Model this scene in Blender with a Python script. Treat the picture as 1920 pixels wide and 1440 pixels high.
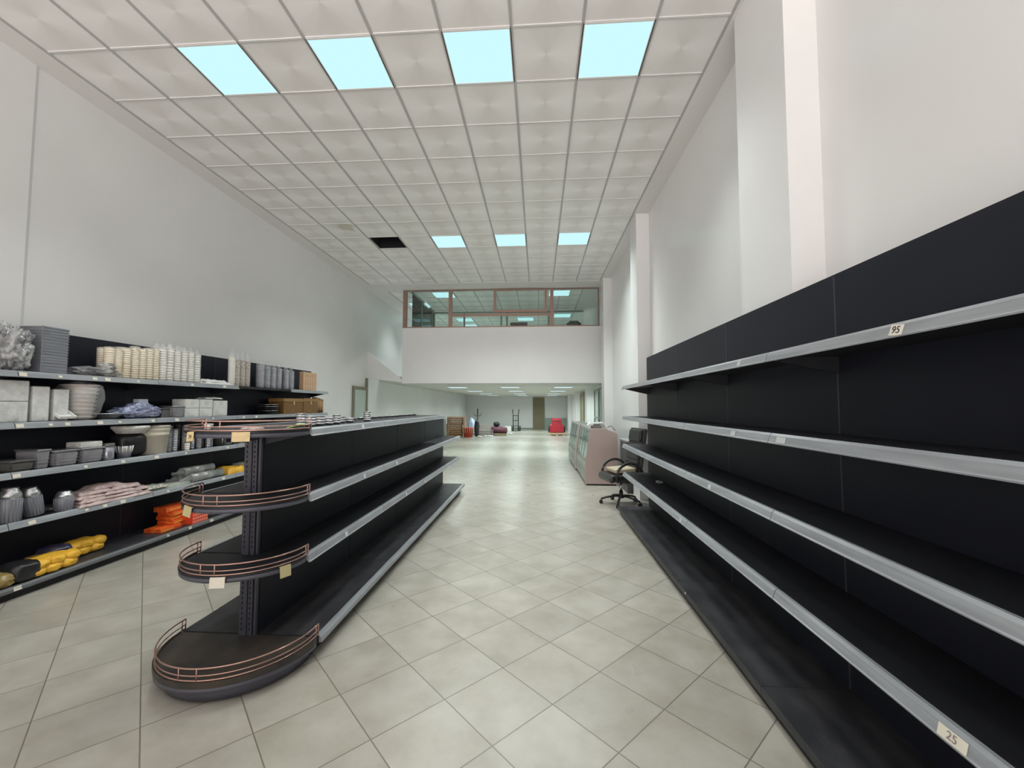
import bpy, bmesh, math, random
from mathutils import Vector, Matrix, noise
R = math.radians
PI = math.pi
sc = bpy.context.scene
for o in list(bpy.data.objects): bpy.data.objects.remove(o)
COL = sc.collection

# ------------------------------------------------------------------ camera
cam_d = bpy.data.cameras.new('camera'); cam = bpy.data.objects.new('camera', cam_d); COL.objects.link(cam)
cam_d.sensor_width = 36.0; cam_d.lens = 36.0*778.5/1920.0; cam_d.clip_start = .05; cam_d.clip_end = 200
YAW, PITCH, ROLL = .0628, .0526, .0012
fw = Vector((-math.sin(YAW)*math.cos(PITCH), math.cos(YAW)*math.cos(PITCH), math.sin(PITCH)))
rt = Vector((math.cos(YAW), math.sin(YAW), 0)); up = rt.cross(fw)
r2 = rt*math.cos(ROLL)+up*math.sin(ROLL); u2 = up*math.cos(ROLL)-rt*math.sin(ROLL)
M = Matrix((r2, u2, -fw)).transposed().to_4x4(); M.translation = (0, 0, 1.5)
cam.matrix_world = M; sc.camera = cam

# ------------------------------------------------------------------ world, daylight, exposure
sc.view_settings.view_transform = 'Standard'; sc.view_settings.look = 'None'
sc.view_settings.gamma = 1; sc.view_settings.use_curve_mapping = False
sc.view_settings.exposure = 0.12
w = bpy.data.worlds.new('daylight'); sc.world = w; w.use_nodes = True
_nt = w.node_tree; _tc = _nt.nodes.new('ShaderNodeTexCoord'); _sp = _nt.nodes.new('ShaderNodeSeparateXYZ'); _nt.links.new(_tc.outputs['Generated'], _sp.inputs[0])
_rp = _nt.nodes.new('ShaderNodeMapRange'); _rp.inputs['From Min'].default_value = -.12; _rp.inputs['From Max'].default_value = .05
_rp.inputs['To Min'].default_value = 6.6; _rp.inputs['To Max'].default_value = 1.35      # extra glow added below the horizon to light the ceiling, hazy sky above
_nt.links.new(_sp.outputs[2], _rp.inputs['Value']); _nt.links.new(_rp.outputs[0], _nt.nodes['Background'].inputs[1])
_nt.nodes['Background'].inputs[0].default_value = (1.0, .885, .87, 1)
def area(name, loc, rot, sx, sy, power, col, portal=False):
    l = bpy.data.lights.new(name, 'AREA'); l.shape = 'RECTANGLE'; l.size = sx; l.size_y = sy
    l.energy = power; l.color = col
    if portal: l.cycles.is_portal = True
    o = bpy.data.objects.new(name, l); COL.objects.link(o); o.location = loc; o.rotation_euler = rot
    return o
# the shop window behind the camera lets the daylight in
area('storefront_portal', (-1.43, -3.05, 2.25), (R(90), 0, 0), 6.2, 4.3, 1, (1, 1, 1), True)
PANEL_COL = (.60, .94, 1.0); PANEL_STR = .95; FILL_LAMP_W = 15; FILL_LAMP_COL = (.93, .98, .97); FILL_LAMP_SPREAD = 100

# ------------------------------------------------------------------ materials
def mat(name, col, rough=.5, metal=0., spec=.5, noise_amt=0., noise_scale=8., bump=0., bump_scale=40., alpha=1., emit=None, estr=0., coat=0., stretch=(1,1,1), col2=None, aniso=0):
    m = bpy.data.materials.new(name); m.use_nodes = True; nt = m.node_tree; b = nt.nodes['Principled BSDF']
    b.inputs['Base Color'].default_value = (*col, 1); b.inputs['Roughness'].default_value = rough
    b.inputs['Metallic'].default_value = metal; b.inputs['Specular IOR Level'].default_value = spec
    b.inputs['Alpha'].default_value = alpha; b.inputs['Coat Weight'].default_value = coat
    if emit: b.inputs['Emission Color'].default_value = (*emit, 1); b.inputs['Emission Strength'].default_value = estr
    if noise_amt or bump or col2:
        tc = nt.nodes.new('ShaderNodeTexCoord'); mp = nt.nodes.new('ShaderNodeMapping'); mp.inputs['Scale'].default_value = stretch
        nt.links.new(tc.outputs['Object'], mp.inputs['Vector'])
    if noise_amt or col2:
        n = nt.nodes.new('ShaderNodeTexNoise'); n.inputs['Scale'].default_value = noise_scale; n.inputs['Detail'].default_value = 6
        nt.links.new(mp.outputs[0], n.inputs['Vector'])
        cr = nt.nodes.new('ShaderNodeMix'); cr.data_type = 'RGBA'
        mr = nt.nodes.new('ShaderNodeMapRange'); mr.inputs['From Min'].default_value = .35; mr.inputs['From Max'].default_value = .65
        nt.links.new(n.outputs['Fac'], mr.inputs['Value']); nt.links.new(mr.outputs[0], cr.inputs['Factor'])
        c2 = col2 if col2 else tuple(c*(1-noise_amt) for c in col)
        cr.inputs['A'].default_value = (*col, 1); cr.inputs['B'].default_value = (*c2, 1)
        nt.links.new(cr.outputs['Result'], b.inputs['Base Color'])
    if bump:
        n2 = nt.nodes.new('ShaderNodeTexNoise'); n2.inputs['Scale'].default_value = bump_scale; n2.inputs['Detail'].default_value = 4
        nt.links.new(mp.outputs[0], n2.inputs['Vector'])
        bp = nt.nodes.new('ShaderNodeBump'); bp.inputs['Strength'].default_value = bump; bp.inputs['Distance'].default_value = .02
        nt.links.new(n2.outputs['Fac'], bp.inputs['Height']); nt.links.new(bp.outputs[0], b.inputs['Normal'])
    return m

M_wall = mat('painted_wall', (.80, .81, .805), .27, spec=.5, noise_amt=.045, noise_scale=.9, bump=.14, bump_scale=2.2)
M_soffit = mat('soffit_plaster', (.60, .60, .57), .6)
M_grid = mat('ceiling_grid', (.68, .68, .67), .4, spec=.3)
M_gridshade = mat('ceiling_bar_shaded', (.46, .46, .455), .4, spec=.3)  # darker copy of the grid colour, standing for the shadow gap beside long bars
M_margin = mat('ceiling_margin', (.78, .77, .75), .6)
M_void = mat('ceiling_void', (.012, .012, .014), .9)
M_black = mat('black_metal', (.019, .020, .024), .45, spec=.35, noise_amt=.25, noise_scale=3, bump=.02, bump_scale=60)
M_panel = mat('black_panel', (.015, .017, .026), .5, spec=.25, noise_amt=.12, noise_scale=2)
M_base = mat('scuffed_base', (.022, .023, .027), .45, spec=.4, col2=(.046, .046, .050), noise_scale=7, bump=.08, bump_scale=30, stretch=(1.6, .7, 1))
M_cap = mat('scuffed_cap_base', (.024, .024, .026), .45, spec=.4, col2=(.06, .048, .036), noise_scale=6)
M_capedge = mat('cap_edge', (.085, .085, .11), .35, spec=.5)
M_slot = mat('slot_hole', (.003, .003, .003), .8)
M_post = mat('post_metal', (.05, .052, .07), .4, spec=.5)
M_rail = mat('rail_plastic', (.33, .355, .38), .3, spec=.5, noise_amt=.25, noise_scale=4, stretch=(6, .6, 6))
M_raildark = mat('rail_dark', (.13, .14, .145), .35, spec=.5)
M_copper = mat('copper_wire', (.50, .31, .26), .28, metal=.75)
M_tag = mat('price_card', (.74, .71, .60), .6)
M_tagy = mat('price_card_yellow', (.72, .56, .30), .55, noise_amt=.2, noise_scale=30)
M_tago = mat('price_card_olive', (.50, .45, .24), .5)
M_ink = mat('ink', (.03, .025, .03), .6)
M_inkf = mat('faded_ink', (.26, .22, .22), .6)
M_white = mat('white_plastic', (.78, .78, .77), .35)
M_foam = mat('foam_white', (.78, .79, .75), .5, bump=.8, bump_scale=18, noise_amt=.3, noise_scale=16)
M_cream = mat('cream_cup', (.88, .77, .56), .45)
M_creamw = mat('white_cup', (.86, .84, .76), .4)
M_lines = mat('printed_cup', (.72, .68, .58), .45, col2=(.33, .24, .17), noise_scale=60)
M_wrap = mat('clear_wrap', (.85, .88, .9), .10, spec=1., alpha=.20, bump=1., bump_scale=22)
M_bag = mat('milky_bag', (.66, .68, .68), .12, spec=1., alpha=.62, bump=1., bump_scale=14, col2=(.14, .15, .16), noise_scale=11)
M_bluebag = mat('blue_clear_bag', (.42, .48, .66), .2, spec=.8, col2=(.10, .11, .20), bump=1., bump_scale=22, noise_scale=26)
M_greybox = mat('grey_foam_tray', (.235, .25, .28), .5, bump=.4, bump_scale=10, stretch=(.3, .3, 9), noise_amt=.15, noise_scale=6)
M_graypl = mat('grey_clear_plastic', (.30, .30, .32), .2, spec=.7, noise_amt=.25, noise_scale=10, coat=.3)
M_smoke = mat('smoky_plastic', (.12, .12, .115), .2, spec=.7)
M_silver = mat('aluminium_foil', (.62, .63, .65), .28, metal=.85, bump=.25, bump_scale=50)
M_ribgrey = mat('ribbed_grey_plastic', (.20, .21, .24), .25, spec=.7)
M_steel = mat('steel_cups', (.45, .47, .52), .22, metal=.6)
M_bowl = mat('kraft_bowl', (.50, .43, .38), .45, col2=(.62, .60, .56), noise_scale=9)
M_kraft = mat('kraft_board', (.43, .27, .13), .6, noise_amt=.25, noise_scale=12)
M_wicker = mat('brown_wicker', (.22, .115, .03), .55, col2=(.11, .055, .015), noise_scale=40)
M_tan = mat('tan_wood', (.62, .42, .26), .55, noise_amt=.15, noise_scale=20)
M_pink = mat('pinkish_paper', (.66, .54, .51), .55, col2=(.46, .33, .32), noise_scale=22, bump=.6, bump_scale=16)
M_green = mat('greenish_sheet', (.42, .50, .42), .5, col2=(.62, .64, .56), noise_scale=9)
M_yellow = mat('yellow_foam', (.86, .50, .045), .5, col2=(.72, .38, .03), noise_scale=14, bump=.5, bump_scale=20)
M_navy = mat('navy_print', (.025, .035, .10), .3, col2=(.10, .08, .10), noise_scale=14)
M_red = mat('red_print', (.78, .055, .02), .4, col2=(.88, .22, .03), noise_scale=26)
M_reddots = mat('red_side', (.78, .075, .03), .4)
M_dots = mat('pale_dots', (.80, .36, .25), .4)
M_roll = mat('film_roll', (.40, .42, .40), .15, spec=.8, noise_amt=.4, noise_scale=9, bump=.3, bump_scale=20)
M_pattern = mat('patterned_box', (.66, .66, .58), .5, col2=(.16, .17, .12), noise_scale=55)
M_leaf = mat('leaf', (.33, .50, .14), .5)
M_black2 = mat('black_plastic', (.018, .018, .02), .35)
M_leather = mat('black_leather', (.022, .021, .022), .32, spec=.6, bump=.1, bump_scale=60)
M_card = mat('beige_cushion', (.50, .43, .31), .7)
M_chrome = mat('chrome', (.65, .66, .68), .15, metal=1)
M_pinkpanel = mat('pinkish_side_panel', (.545, .43, .40), .35, noise_amt=.05, noise_scale=4)
M_counter = mat('counter_grey', (.40, .42, .38), .35, noise_amt=.2, noise_scale=5)
M_counterd = mat('counter_frame', (.20, .23, .20), .35)
M_fglass = mat('fridge_glass', (.22, .34, .30), .06, spec=.9, alpha=.8)
M_brass = mat('bronze_aluminium', (.30, .19, .15), .35, metal=.35)
M_dframe = mat('door_frame_metal', (.22, .21, .15), .4)
M_brown = mat('brown_door', (.235, .195, .12), .5)
M_dado = mat('dado_paint', (.30, .36, .31), .5)
M_crate = mat('crate_wood', (.50, .27, .13), .6, noise_amt=.35, noise_scale=12)
M_redp = mat('red_plastic', (.40, .02, .035), .4)
M_redb = mat('red_basket', (.55, .07, .04), .45)
M_mar = mat('maroon_cloth', (.12, .035, .055), .7)
M_bluew = mat('pale_blue_bag', (.50, .60, .78), .5)
M_trash = mat('white_paper', (.75, .75, .73), .7)

def glass_mat(name, tint, refl=.12):
    m = bpy.data.materials.new(name); m.use_nodes = True; nt = m.node_tree; nt.nodes.clear()
    out = nt.nodes.new('ShaderNodeOutputMaterial'); mix = nt.nodes.new('ShaderNodeMixShader')
    t = nt.nodes.new('ShaderNodeBsdfTransparent'); g = nt.nodes.new('ShaderNodeBsdfGlossy')
    t.inputs[0].default_value = (*tint, 1); g.inputs['Roughness'].default_value = .02; g.inputs[0].default_value = (1, 1, 1, 1)
    lw = nt.nodes.new('ShaderNodeLayerWeight'); lw.inputs[0].default_value = refl
    nt.links.new(lw.outputs['Fresnel'], mix.inputs[0]); nt.links.new(t.outputs[0], mix.inputs[1]); nt.links.new(g.outputs[0], mix.inputs[2])
    nt.links.new(mix.outputs[0], out.inputs[0]); return m
M_glass = glass_mat('clear_glass', (.97, .98, .97), .1)
M_glassg = glass_mat('green_glass', (.90, .955, .935), .22)

def emis(name, col, s):
    m = bpy.data.materials.new(name); m.use_nodes = True; nt = m.node_tree; nt.nodes.clear()
    out = nt.nodes.new('ShaderNodeOutputMaterial'); e = nt.nodes.new('ShaderNodeEmission')
    e.inputs[0].default_value = (*col, 1); e.inputs[1].default_value = s; nt.links.new(e.outputs[0], out.inputs[0]); return m
M_led = emis('led_diffuser', PANEL_COL, PANEL_STR)

class NT:
    def __init__(s, nt): s.nt = nt
    def m(s, op, a, b=None, c=None):
        n = s.nt.nodes.new('ShaderNodeMath'); n.operation = op
        for i, v in enumerate((a, b, c)):
            if v is None: continue
            if isinstance(v, (int, float)): n.inputs[i].default_value = v
            else: s.nt.links.new(v, n.inputs[i])
        return n.outputs[0]
def floor_mat():
    m = bpy.data.materials.new('diagonal_floor_tiles'); m.use_nodes = True; nt = m.node_tree; b = nt.nodes['Principled BSDF']; T = NT(nt)
    tc = nt.nodes.new('ShaderNodeTexCoord'); sp = nt.nodes.new('ShaderNodeSeparateXYZ'); nt.links.new(tc.outputs['Object'], sp.inputs[0])
    x, y = sp.outputs[0], sp.outputs[1]; S = .389; q = 1/math.sqrt(2)
    u = T.m('MULTIPLY', T.m('ADD', x, y), q/S); v = T.m('MULTIPLY', T.m('SUBTRACT', y, x), q/S)
    u = T.m('SUBTRACT', u, 2.25*q/S-20); v = T.m('SUBTRACT', v, 2.11*q/S-20)
    fu = T.m('FRACT', u); fv = T.m('FRACT', v)
    du = T.m('MINIMUM', fu, T.m('SUBTRACT', 1.0, fu)); dv = T.m('MINIMUM', fv, T.m('SUBTRACT', 1.0, fv))
    d = T.m('MINIMUM', du, dv); g = T.m('LESS_THAN', d, .0072)
    cx = nt.nodes.new('ShaderNodeCombineXYZ'); nt.links.new(T.m('FLOOR', u), cx.inputs[0]); nt.links.new(T.m('FLOOR', v), cx.inputs[1])
    wn = nt.nodes.new('ShaderNodeTexWhiteNoise'); nt.links.new(cx.outputs[0], wn.inputs['Vector'])
    # each tile gets its own piece of the mottling
    va = nt.nodes.new('ShaderNodeVectorMath'); va.operation = 'ADD'; nt.links.new(tc.outputs['Object'], va.inputs[0])
    vm = nt.nodes.new('ShaderNodeVectorMath'); vm.operation = 'SCALE'; vm.inputs['Scale'].default_value = 9; nt.links.new(wn.outputs['Color'], vm.inputs[0]); nt.links.new(vm.outputs[0], va.inputs[1])
    n = nt.nodes.new('ShaderNodeTexNoise'); n.inputs['Scale'].default_value = 3.6; n.inputs['Detail'].default_value = 6; n.inputs['Roughness'].default_value = .58; n.inputs['Distortion'].default_value = .0
    nt.links.new(va.outputs[0], n.inputs['Vector'])
    rp = nt.nodes.new('ShaderNodeValToRGB'); e = rp.color_ramp.elements
    e[0].position = .34; e[0].color = (.325, .31, .258, 1); e[1].position = .66; e[1].color = (.42, .405, .355, 1)
    nt.links.new(n.outputs['Fac'], rp.inputs[0])
    hs = nt.nodes.new('ShaderNodeHueSaturation'); nt.links.new(rp.outputs[0], hs.inputs['Color'])
    mr = nt.nodes.new('ShaderNodeMapRange'); mr.inputs['To Min'].default_value = .95; mr.inputs['To Max'].default_value = 1.05; nt.links.new(wn.outputs['Value'], mr.inputs['Value']); nt.links.new(mr.outputs[0], hs.inputs['Value'])
    mx = nt.nodes.new('ShaderNodeMix'); mx.data_type = 'RGBA'; nt.links.new(g, mx.inputs['Factor']); nt.links.new(hs.outputs[0], mx.inputs['A']); mx.inputs['B'].default_value = (.16, .15, .12, 1)
    nt.links.new(mx.outputs['Result'], b.inputs['Base Color'])
    n2 = nt.nodes.new('ShaderNodeTexNoise'); n2.inputs['Scale'].default_value = 3; nt.links.new(tc.outputs['Object'], n2.inputs['Vector'])
    mr2 = nt.nodes.new('ShaderNodeMapRange'); mr2.inputs['To Min'].default_value = .24; mr2.inputs['To Max'].default_value = .36; nt.links.new(n2.outputs['Fac'], mr2.inputs['Value']); nt.links.new(mr2.outputs[0], b.inputs['Roughness'])
    bp = nt.nodes.new('ShaderNodeBump'); bp.inputs['Strength'].default_value = .25; bp.inputs['Distance'].default_value = .003; bp.invert = True
    nt.links.new(g, bp.inputs['Height']); nt.links.new(bp.outputs[0], b.inputs['Normal']); b.inputs['Specular IOR Level'].default_value = .5
    return m
def ceil_mat(ox, oy):
    m = bpy.data.materials.new('brushed_ceiling_tiles'); m.use_nodes = True; nt = m.node_tree; b = nt.nodes['Principled BSDF']; T = NT(nt)
    tc = nt.nodes.new('ShaderNodeTexCoord'); sp = nt.nodes.new('ShaderNodeSeparateXYZ'); nt.links.new(tc.outputs['Object'], sp.inputs[0])
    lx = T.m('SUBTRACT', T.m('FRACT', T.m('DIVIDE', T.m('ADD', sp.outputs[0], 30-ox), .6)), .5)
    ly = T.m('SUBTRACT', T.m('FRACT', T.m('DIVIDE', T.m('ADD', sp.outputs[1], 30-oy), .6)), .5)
    # brushed sheen painted into the tile colour: two pale fans either side of centre
    th = T.m('ARCTAN2', ly, lx); painted_sheen = T.m('ADD', T.m('MULTIPLY', T.m('COSINE', T.m('MULTIPLY', th, 2.0)), .5), .5)
    painted_sheen = T.m('ADD', T.m('MULTIPLY', painted_sheen, .92), T.m('MULTIPLY', T.m('COSINE', T.m('MULTIPLY', th, 14.0)), .035))
    b.inputs['Metallic'].default_value = .12; b.inputs['Roughness'].default_value = .45
    # a damp yellow stain on one tile, fine noise elsewhere
    n = nt.nodes.new('ShaderNodeTexNoise'); n.inputs['Scale'].default_value = 4; n.inputs['Detail'].default_value = 4; nt.links.new(tc.outputs['Object'], n.inputs['Vector'])
    def stain(px, py, r):
        a = T.m('SUBTRACT', sp.outputs[0], px); c = T.m('SUBTRACT', sp.outputs[1], py)
        d = T.m('SQRT', T.m('ADD', T.m('MULTIPLY', a, a), T.m('MULTIPLY', c, c)))
        d = T.m('ADD', d, T.m('MULTIPLY', T.m('SUBTRACT', n.outputs['Fac'], .5), .5))
        mr = nt.nodes.new('ShaderNodeMapRange'); mr.inputs['From Min'].default_value = r; mr.inputs['From Max'].default_value = r*.5; nt.links.new(d, mr.inputs['Value']); return mr.outputs[0]
    s = T.m('MAXIMUM', stain(-3.42, 7.0, .22), T.m('MULTIPLY', stain(-2.75, 10.1, .16), .7)); s = T.m('MULTIPLY', T.m('MINIMUM', s, 1.0), .5)
    mx = nt.nodes.new('ShaderNodeMix'); mx.data_type = 'RGBA'; nt.links.new(s, mx.inputs['Factor']);  mx.inputs['B'].default_value = (.42, .38, .22, 1)
    fm = nt.nodes.new('ShaderNodeMix'); fm.data_type = 'RGBA'; nt.links.new(painted_sheen, fm.inputs['Factor']); fm.inputs['A'].default_value = (.80, .785, .76, 1); fm.inputs['B'].default_value = (.94, .93, .915, 1)
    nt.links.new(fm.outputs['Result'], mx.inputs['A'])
    nt.links.new(mx.outputs['Result'], b.inputs['Base Color'])
    return m
M_floor = floor_mat()

# ------------------------------------------------------------------ mesh helpers
class MB:
    """collects shapes for ONE mesh object"""
    def __init__(s): s.bm = bmesh.new(); s.mi = 0
    def _n(s, before):
        for f in list(s.bm.faces)[before:]: f.material_index = s.mi
    def box(s, x0, x1, y0, y1, z0, z1, bev=0.):
        return s.xbox(Matrix.Translation(((x0+x1)/2, (y0+y1)/2, (z0+z1)/2)), abs(x1-x0), abs(y1-y0), abs(z1-z0), bev)
    def xbox(s, mtx, sx, sy, sz, bev=0., seg=2):
        n = len(s.bm.faces)
        t = bmesh.new(); bmesh.ops.create_cube(t, size=1); bmesh.ops.scale(t, vec=(sx, sy, sz), verts=t.verts)
        if bev: bmesh.ops.bevel(t, geom=list(t.edges), offset=bev, segments=seg, profile=.6, affect='EDGES')
        bmesh.ops.transform(t, matrix=mtx, verts=t.verts); s.add(t); return s
    def add(s, t):
        n = len(s.bm.faces); vm = {}
        for v in t.verts: vm[v.index] = s.bm.verts.new(v.co)
        t.verts.index_update()
        vm = {}; s.bm.verts.ensure_lookup_table()
        base = len(s.bm.verts)-len(t.verts)
        s.bm.verts.ensure_lookup_table()
        for f in t.faces:
            try:
                nf = s.bm.faces.new([s.bm.verts[base+v.index] for v in f.verts]); nf.material_index = s.mi; nf.smooth = f.smooth
            except ValueError: pass
        t.free(); return s
    def prism(s, pts, a, b, axis='Y', smooth=False):
        """profile pts extruded along axis between a and b. Y: pts are (x,z); X: (y,z); Z: (x,y)"""
        t = bmesh.new()
        def P(p, h):
            return {'Y': (p[0], h, p[1]), 'X': (h, p[0], p[1]), 'Z': (p[0], p[1], h)}[axis]
        A = [t.verts.new(P(p, a)) for p in pts]; B = [t.verts.new(P(p, b)) for p in pts]; n = len(pts)
        t.faces.new(A[::-1]); t.faces.new(B)
        for i in range(n):
            f = t.faces.new([A[i], A[(i+1) % n], B[(i+1) % n], B[i]]); f.smooth = smooth
        bmesh.ops.recalc_face_normals(t, faces=t.faces); t.verts.index_update(); return s.add(t)
    def lathe(s, prof, seg=20, loc=(0, 0, 0), mtx=None, smooth=True):
        """prof: (r,z) bottom to top"""
        t = bmesh.new(); rings = []
        for r, z in prof:
            if r < 1e-6: rings.append([t.verts.new((0, 0, z))])
            else: rings.append([t.verts.new((r*math.cos(2*PI*i/seg), r*math.sin(2*PI*i/seg), z)) for i in range(seg)])
        for a, b in zip(rings, rings[1:]):
            for i in range(seg):
                j = (i+1) % seg
                if len(a) == 1 and len(b) == 1: continue
                if len(a) == 1: f = t.faces.new([a[0], b[j], b[i]])
                elif len(b) == 1: f = t.faces.new([a[i], a[j], b[0]])
                else: f = t.faces.new([a[i], a[j], b[j], b[i]])
                f.smooth = smooth
        if len(rings[0]) > 1: t.faces.new(rings[0][::-1])
        if len(rings[-1]) > 1: t.faces.new(rings[-1])
        mm = Matrix.Translation(loc) @ (mtx if mtx else Matrix())
        bmesh.ops.transform(t, matrix=mm, verts=t.verts); t.verts.index_update(); return s.add(t)
    def cyl(s, p0, p1, r, r1=None, seg=14):
        p0 = Vector(p0); p1 = Vector(p1); d = p1-p0; L = d.length
        q = d.to_track_quat('Z', 'Y').to_matrix().to_4x4()
        return s.lathe([(r, 0), (r if r1 is None else r1, L)], seg, mtx=Matrix.Translation(p0) @ q)
    def tube(s, pts, r, seg=8, closed=False, flat=1.0):
        pts = [Vector(p) for p in pts]; t = bmesh.new(); rings = []; n = len(pts)
        for i, p in enumerate(pts):
            if closed: d = pts[(i+1) % n]-pts[i-1]
            else: d = pts[min(i+1, n-1)]-pts[max(i-1, 0)]
            d.normalize(); ref = Vector((0, 0, 1)) if abs(d.z) < .95 else Vector((1, 0, 0))
            a = d.cross(ref).normalized(); b = a.cross(d)
            rings.append([t.verts.new(p+a*r*math.cos(2*PI*k/seg)+b*r*flat*math.sin(2*PI*k/seg)) for k in range(seg)])
        rr = list(zip(rings, rings[1:]))+([(rings[-1], rings[0])] if closed else [])
        for A, B in rr:
            for k in range(seg):
                f = t.faces.new([A[k], A[(k+1) % seg], B[(k+1) % seg], B[k]]); f.smooth = True
        if not closed: t.faces.new(rings[0][::-1]); t.faces.new(rings[-1])
        bmesh.ops.recalc_face_normals(t, faces=t.faces); t.verts.index_update(); return s.add(t)
    def blob(s, cx, cy, cz, rx, ry, rz, seed=0, amp=.12, freq=3., power=2.6, sub=4, mtx=None, top=None):
        """rounded lump standing on z=cz"""
        t = bmesh.new(); bmesh.ops.create_icosphere(t, subdivisions=sub, radius=1)
        for v in t.verts:
            c = v.co.normalized(); k = (abs(c.x)**power+abs(c.y)**power+abs(c.z)**power)**(-1/power)
            p = c*k; nz = noise.noise(c*freq+Vector((seed*7.3, seed*3.1, seed))); n2 = noise.noise(c*freq*3+Vector((seed, seed*5.3, 2)))
            p *= 1+amp*nz+amp*.5*n2
            tz = (p.z+1)/2; q = 1.
            if top is not None: q = 1+(top-1)*max(0, min(1, tz))
            v.co = Vector((p.x*rx*q, p.y*ry*q, max(0, (p.z+1)*rz)))
        for f in t.faces: f.smooth = True
        bmesh.ops.transform(t, matrix=Matrix.Translation((cx, cy, cz)) @ (mtx if mtx else Matrix()), verts=t.verts)
        t.verts.index_update(); return s.add(t)
    def sheet(s, x0, x1, y0, y1, z, th, seed=0, amp=.01, n=10):
        """a limp pack or sheet with an uneven upper side"""
        t = bmesh.new(); T_ = []; B_ = []
        for i in range(n+1):
            a = []; b = []
            for j in range(n+1):
                u = i/n; v = j/n; e = min(1, 8*min(u, 1-u), 8*min(v, 1-v)); e = math.sqrt(max(e, 0))
                wob = noise.noise(Vector((u*3+seed*3.3, v*3, seed)))*.03
                x = x0+(x1-x0)*u+wob*.4; y = y0+(y1-y0)*v+wob
                h = z+th*(.15+.85*e)+amp*noise.noise(Vector((u*4, v*5, seed*2.2)))*e
                a.append(t.verts.new((x, y, h))); b.append(t.verts.new((x, y, z)))
            T_.append(a); B_.append(b)
        for i in range(n):
            for j in range(n):
                f = t.faces.new([T_[i][j], T_[i+1][j], T_[i+1][j+1], T_[i][j+1]]); f.smooth = True
                t.faces.new([B_[i][j], B_[i][j+1], B_[i+1][j+1], B_[i+1][j]])
        for i in range(n):
            t.faces.new([T_[i][0], B_[i][0], B_[i+1][0], T_[i+1][0]]); t.faces.new([T_[i+1][n], B_[i+1][n], B_[i][n], T_[i][n]])
            t.faces.new([T_[0][i+1], B_[0][i+1], B_[0][i], T_[0][i]]); t.faces.new([T_[n][i], B_[n][i], B_[n][i+1], T_[n][i+1]])
        bmesh.ops.recalc_face_normals(t, faces=t.faces); t.verts.index_update(); return s.add(t)
    def build(s, name, mats, parent=None, loc=None):
        me = bpy.data.meshes.new(name); s.bm.to_mesh(me); s.bm.free()
        for m in (mats if isinstance(mats, (list, tuple)) else [mats]): me.materials.append(m)
        o = bpy.data.objects.new(name, me); COL.objects.link(o)
        if parent: o.parent = parent
        if loc: o.location = loc
        return o
def tag(o, label=None, cat=None, group=None, kind=None):
    if label: o['label'] = label
    if cat: o['category'] = cat
    if group: o['group'] = group
    if kind: o['kind'] = kind
    return o
def empty(name, loc, rz=0, label=None, cat=None, group=None):
    o = bpy.data.objects.new(name, None); COL.objects.link(o); o.location = loc; o.rotation_euler = (0, 0, rz); o.empty_display_size = .1
    return tag(o, label, cat, group)
def copy_tree(o, parent=None):
    c = o.copy(); COL.objects.link(c); c.parent = parent
    for ch in list(o.children): copy_tree(ch, c)
    return c
def struct(o, label=None):
    o['kind'] = 'structure'
    if label: o['label'] = label
    return o
def text_mesh(name, s, size, m, parent, mtx):
    cu = bpy.data.curves.new(name, 'FONT'); cu.body = s; cu.size = size; cu.align_x = 'CENTER'; cu.align_y = 'CENTER'; cu.extrude = .0006
    t = bpy.data.objects.new(name+'_curve', cu); COL.objects.link(t)
    dg = bpy.context.evaluated_depsgraph_get(); me = bpy.data.meshes.new_from_object(t.evaluated_get(dg))
    bpy.data.objects.remove(t); me.name = name; me.materials.clear(); me.materials.append(m)
    me.transform(mtx); o = bpy.data.objects.new(name, me); COL.objects.link(o)
    o.parent = parent
    return o
rnd = random.Random(4)

# ================================================================== THE SETTING
XL, XR, CZ, YB, YF = -4.69, 1.83, 4.68, -3.2, 27.0      # left wall, right wall, ceiling, shop window, far wall
MY = 11.1                                              # front of the mezzanine
b = MB(); b.box(XL-.2, XR+.2, YB-.2, YF+.2, -.15, 0); struct(b.build('floor', M_floor), 'beige mottled floor tiles laid diagonally')
b = MB(); b.box(XL-.2, XL, YB, YF, 0, 5.5)
b.prism([(XL, YB), (XL+.010, YB), (XL+.010, 3.44), (XL, 3.47)], 0, CZ, 'Z')
struct(b.build('wall_left', M_wall), 'long off-white painted wall above the stocked shelves')
b = MB(); b.box(XR, XR+.2, YB, YF, 0, 5.5); struct(b.build('wall_right', M_wall), 'long off-white painted wall behind the empty shelves')
b = MB(); b.box(XL, XR, YF, YF+.2, 0, 5.5); struct(b.build('wall_far', M_wall), 'pale wall at the far end under the mezzanine')
# shop front behind the camera
b = MB(); b.box(XL, XR, YB-.2, YB, 4.45, 5.5); b.box(XL, XL+.12, YB-.2, YB, 0, 4.45); b.box(XR-.12, XR, YB-.2, YB, 0, 4.45)
struct(b.build('wall_near', M_wall))
b = MB(); b.box(XL, XR, YB-.2, YF, 5.45, 5.6); struct(b.build('ceiling_slab', M_void), 'dark slab above the suspended ceiling')
sw = empty('window_3', (0, YB-.1, 0)); struct(sw)
b = MB()
for x in (XL+.15, -3.1, -1.45, .2, XR-.15): b.box(x-.03, x+.03, -.03, .03, .0, 4.45)
for z in (.04, 2.6, 4.42): b.box(XL+.12, XR-.12, -.03, .03, z-.03, z+.03)
b.build('window_frame', M_brass, sw)
b = MB(); b.box(XL+.15, XR-.15, -.004, .004, .07, 4.4); b.build('glass_pane', M_glass, sw)

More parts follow.
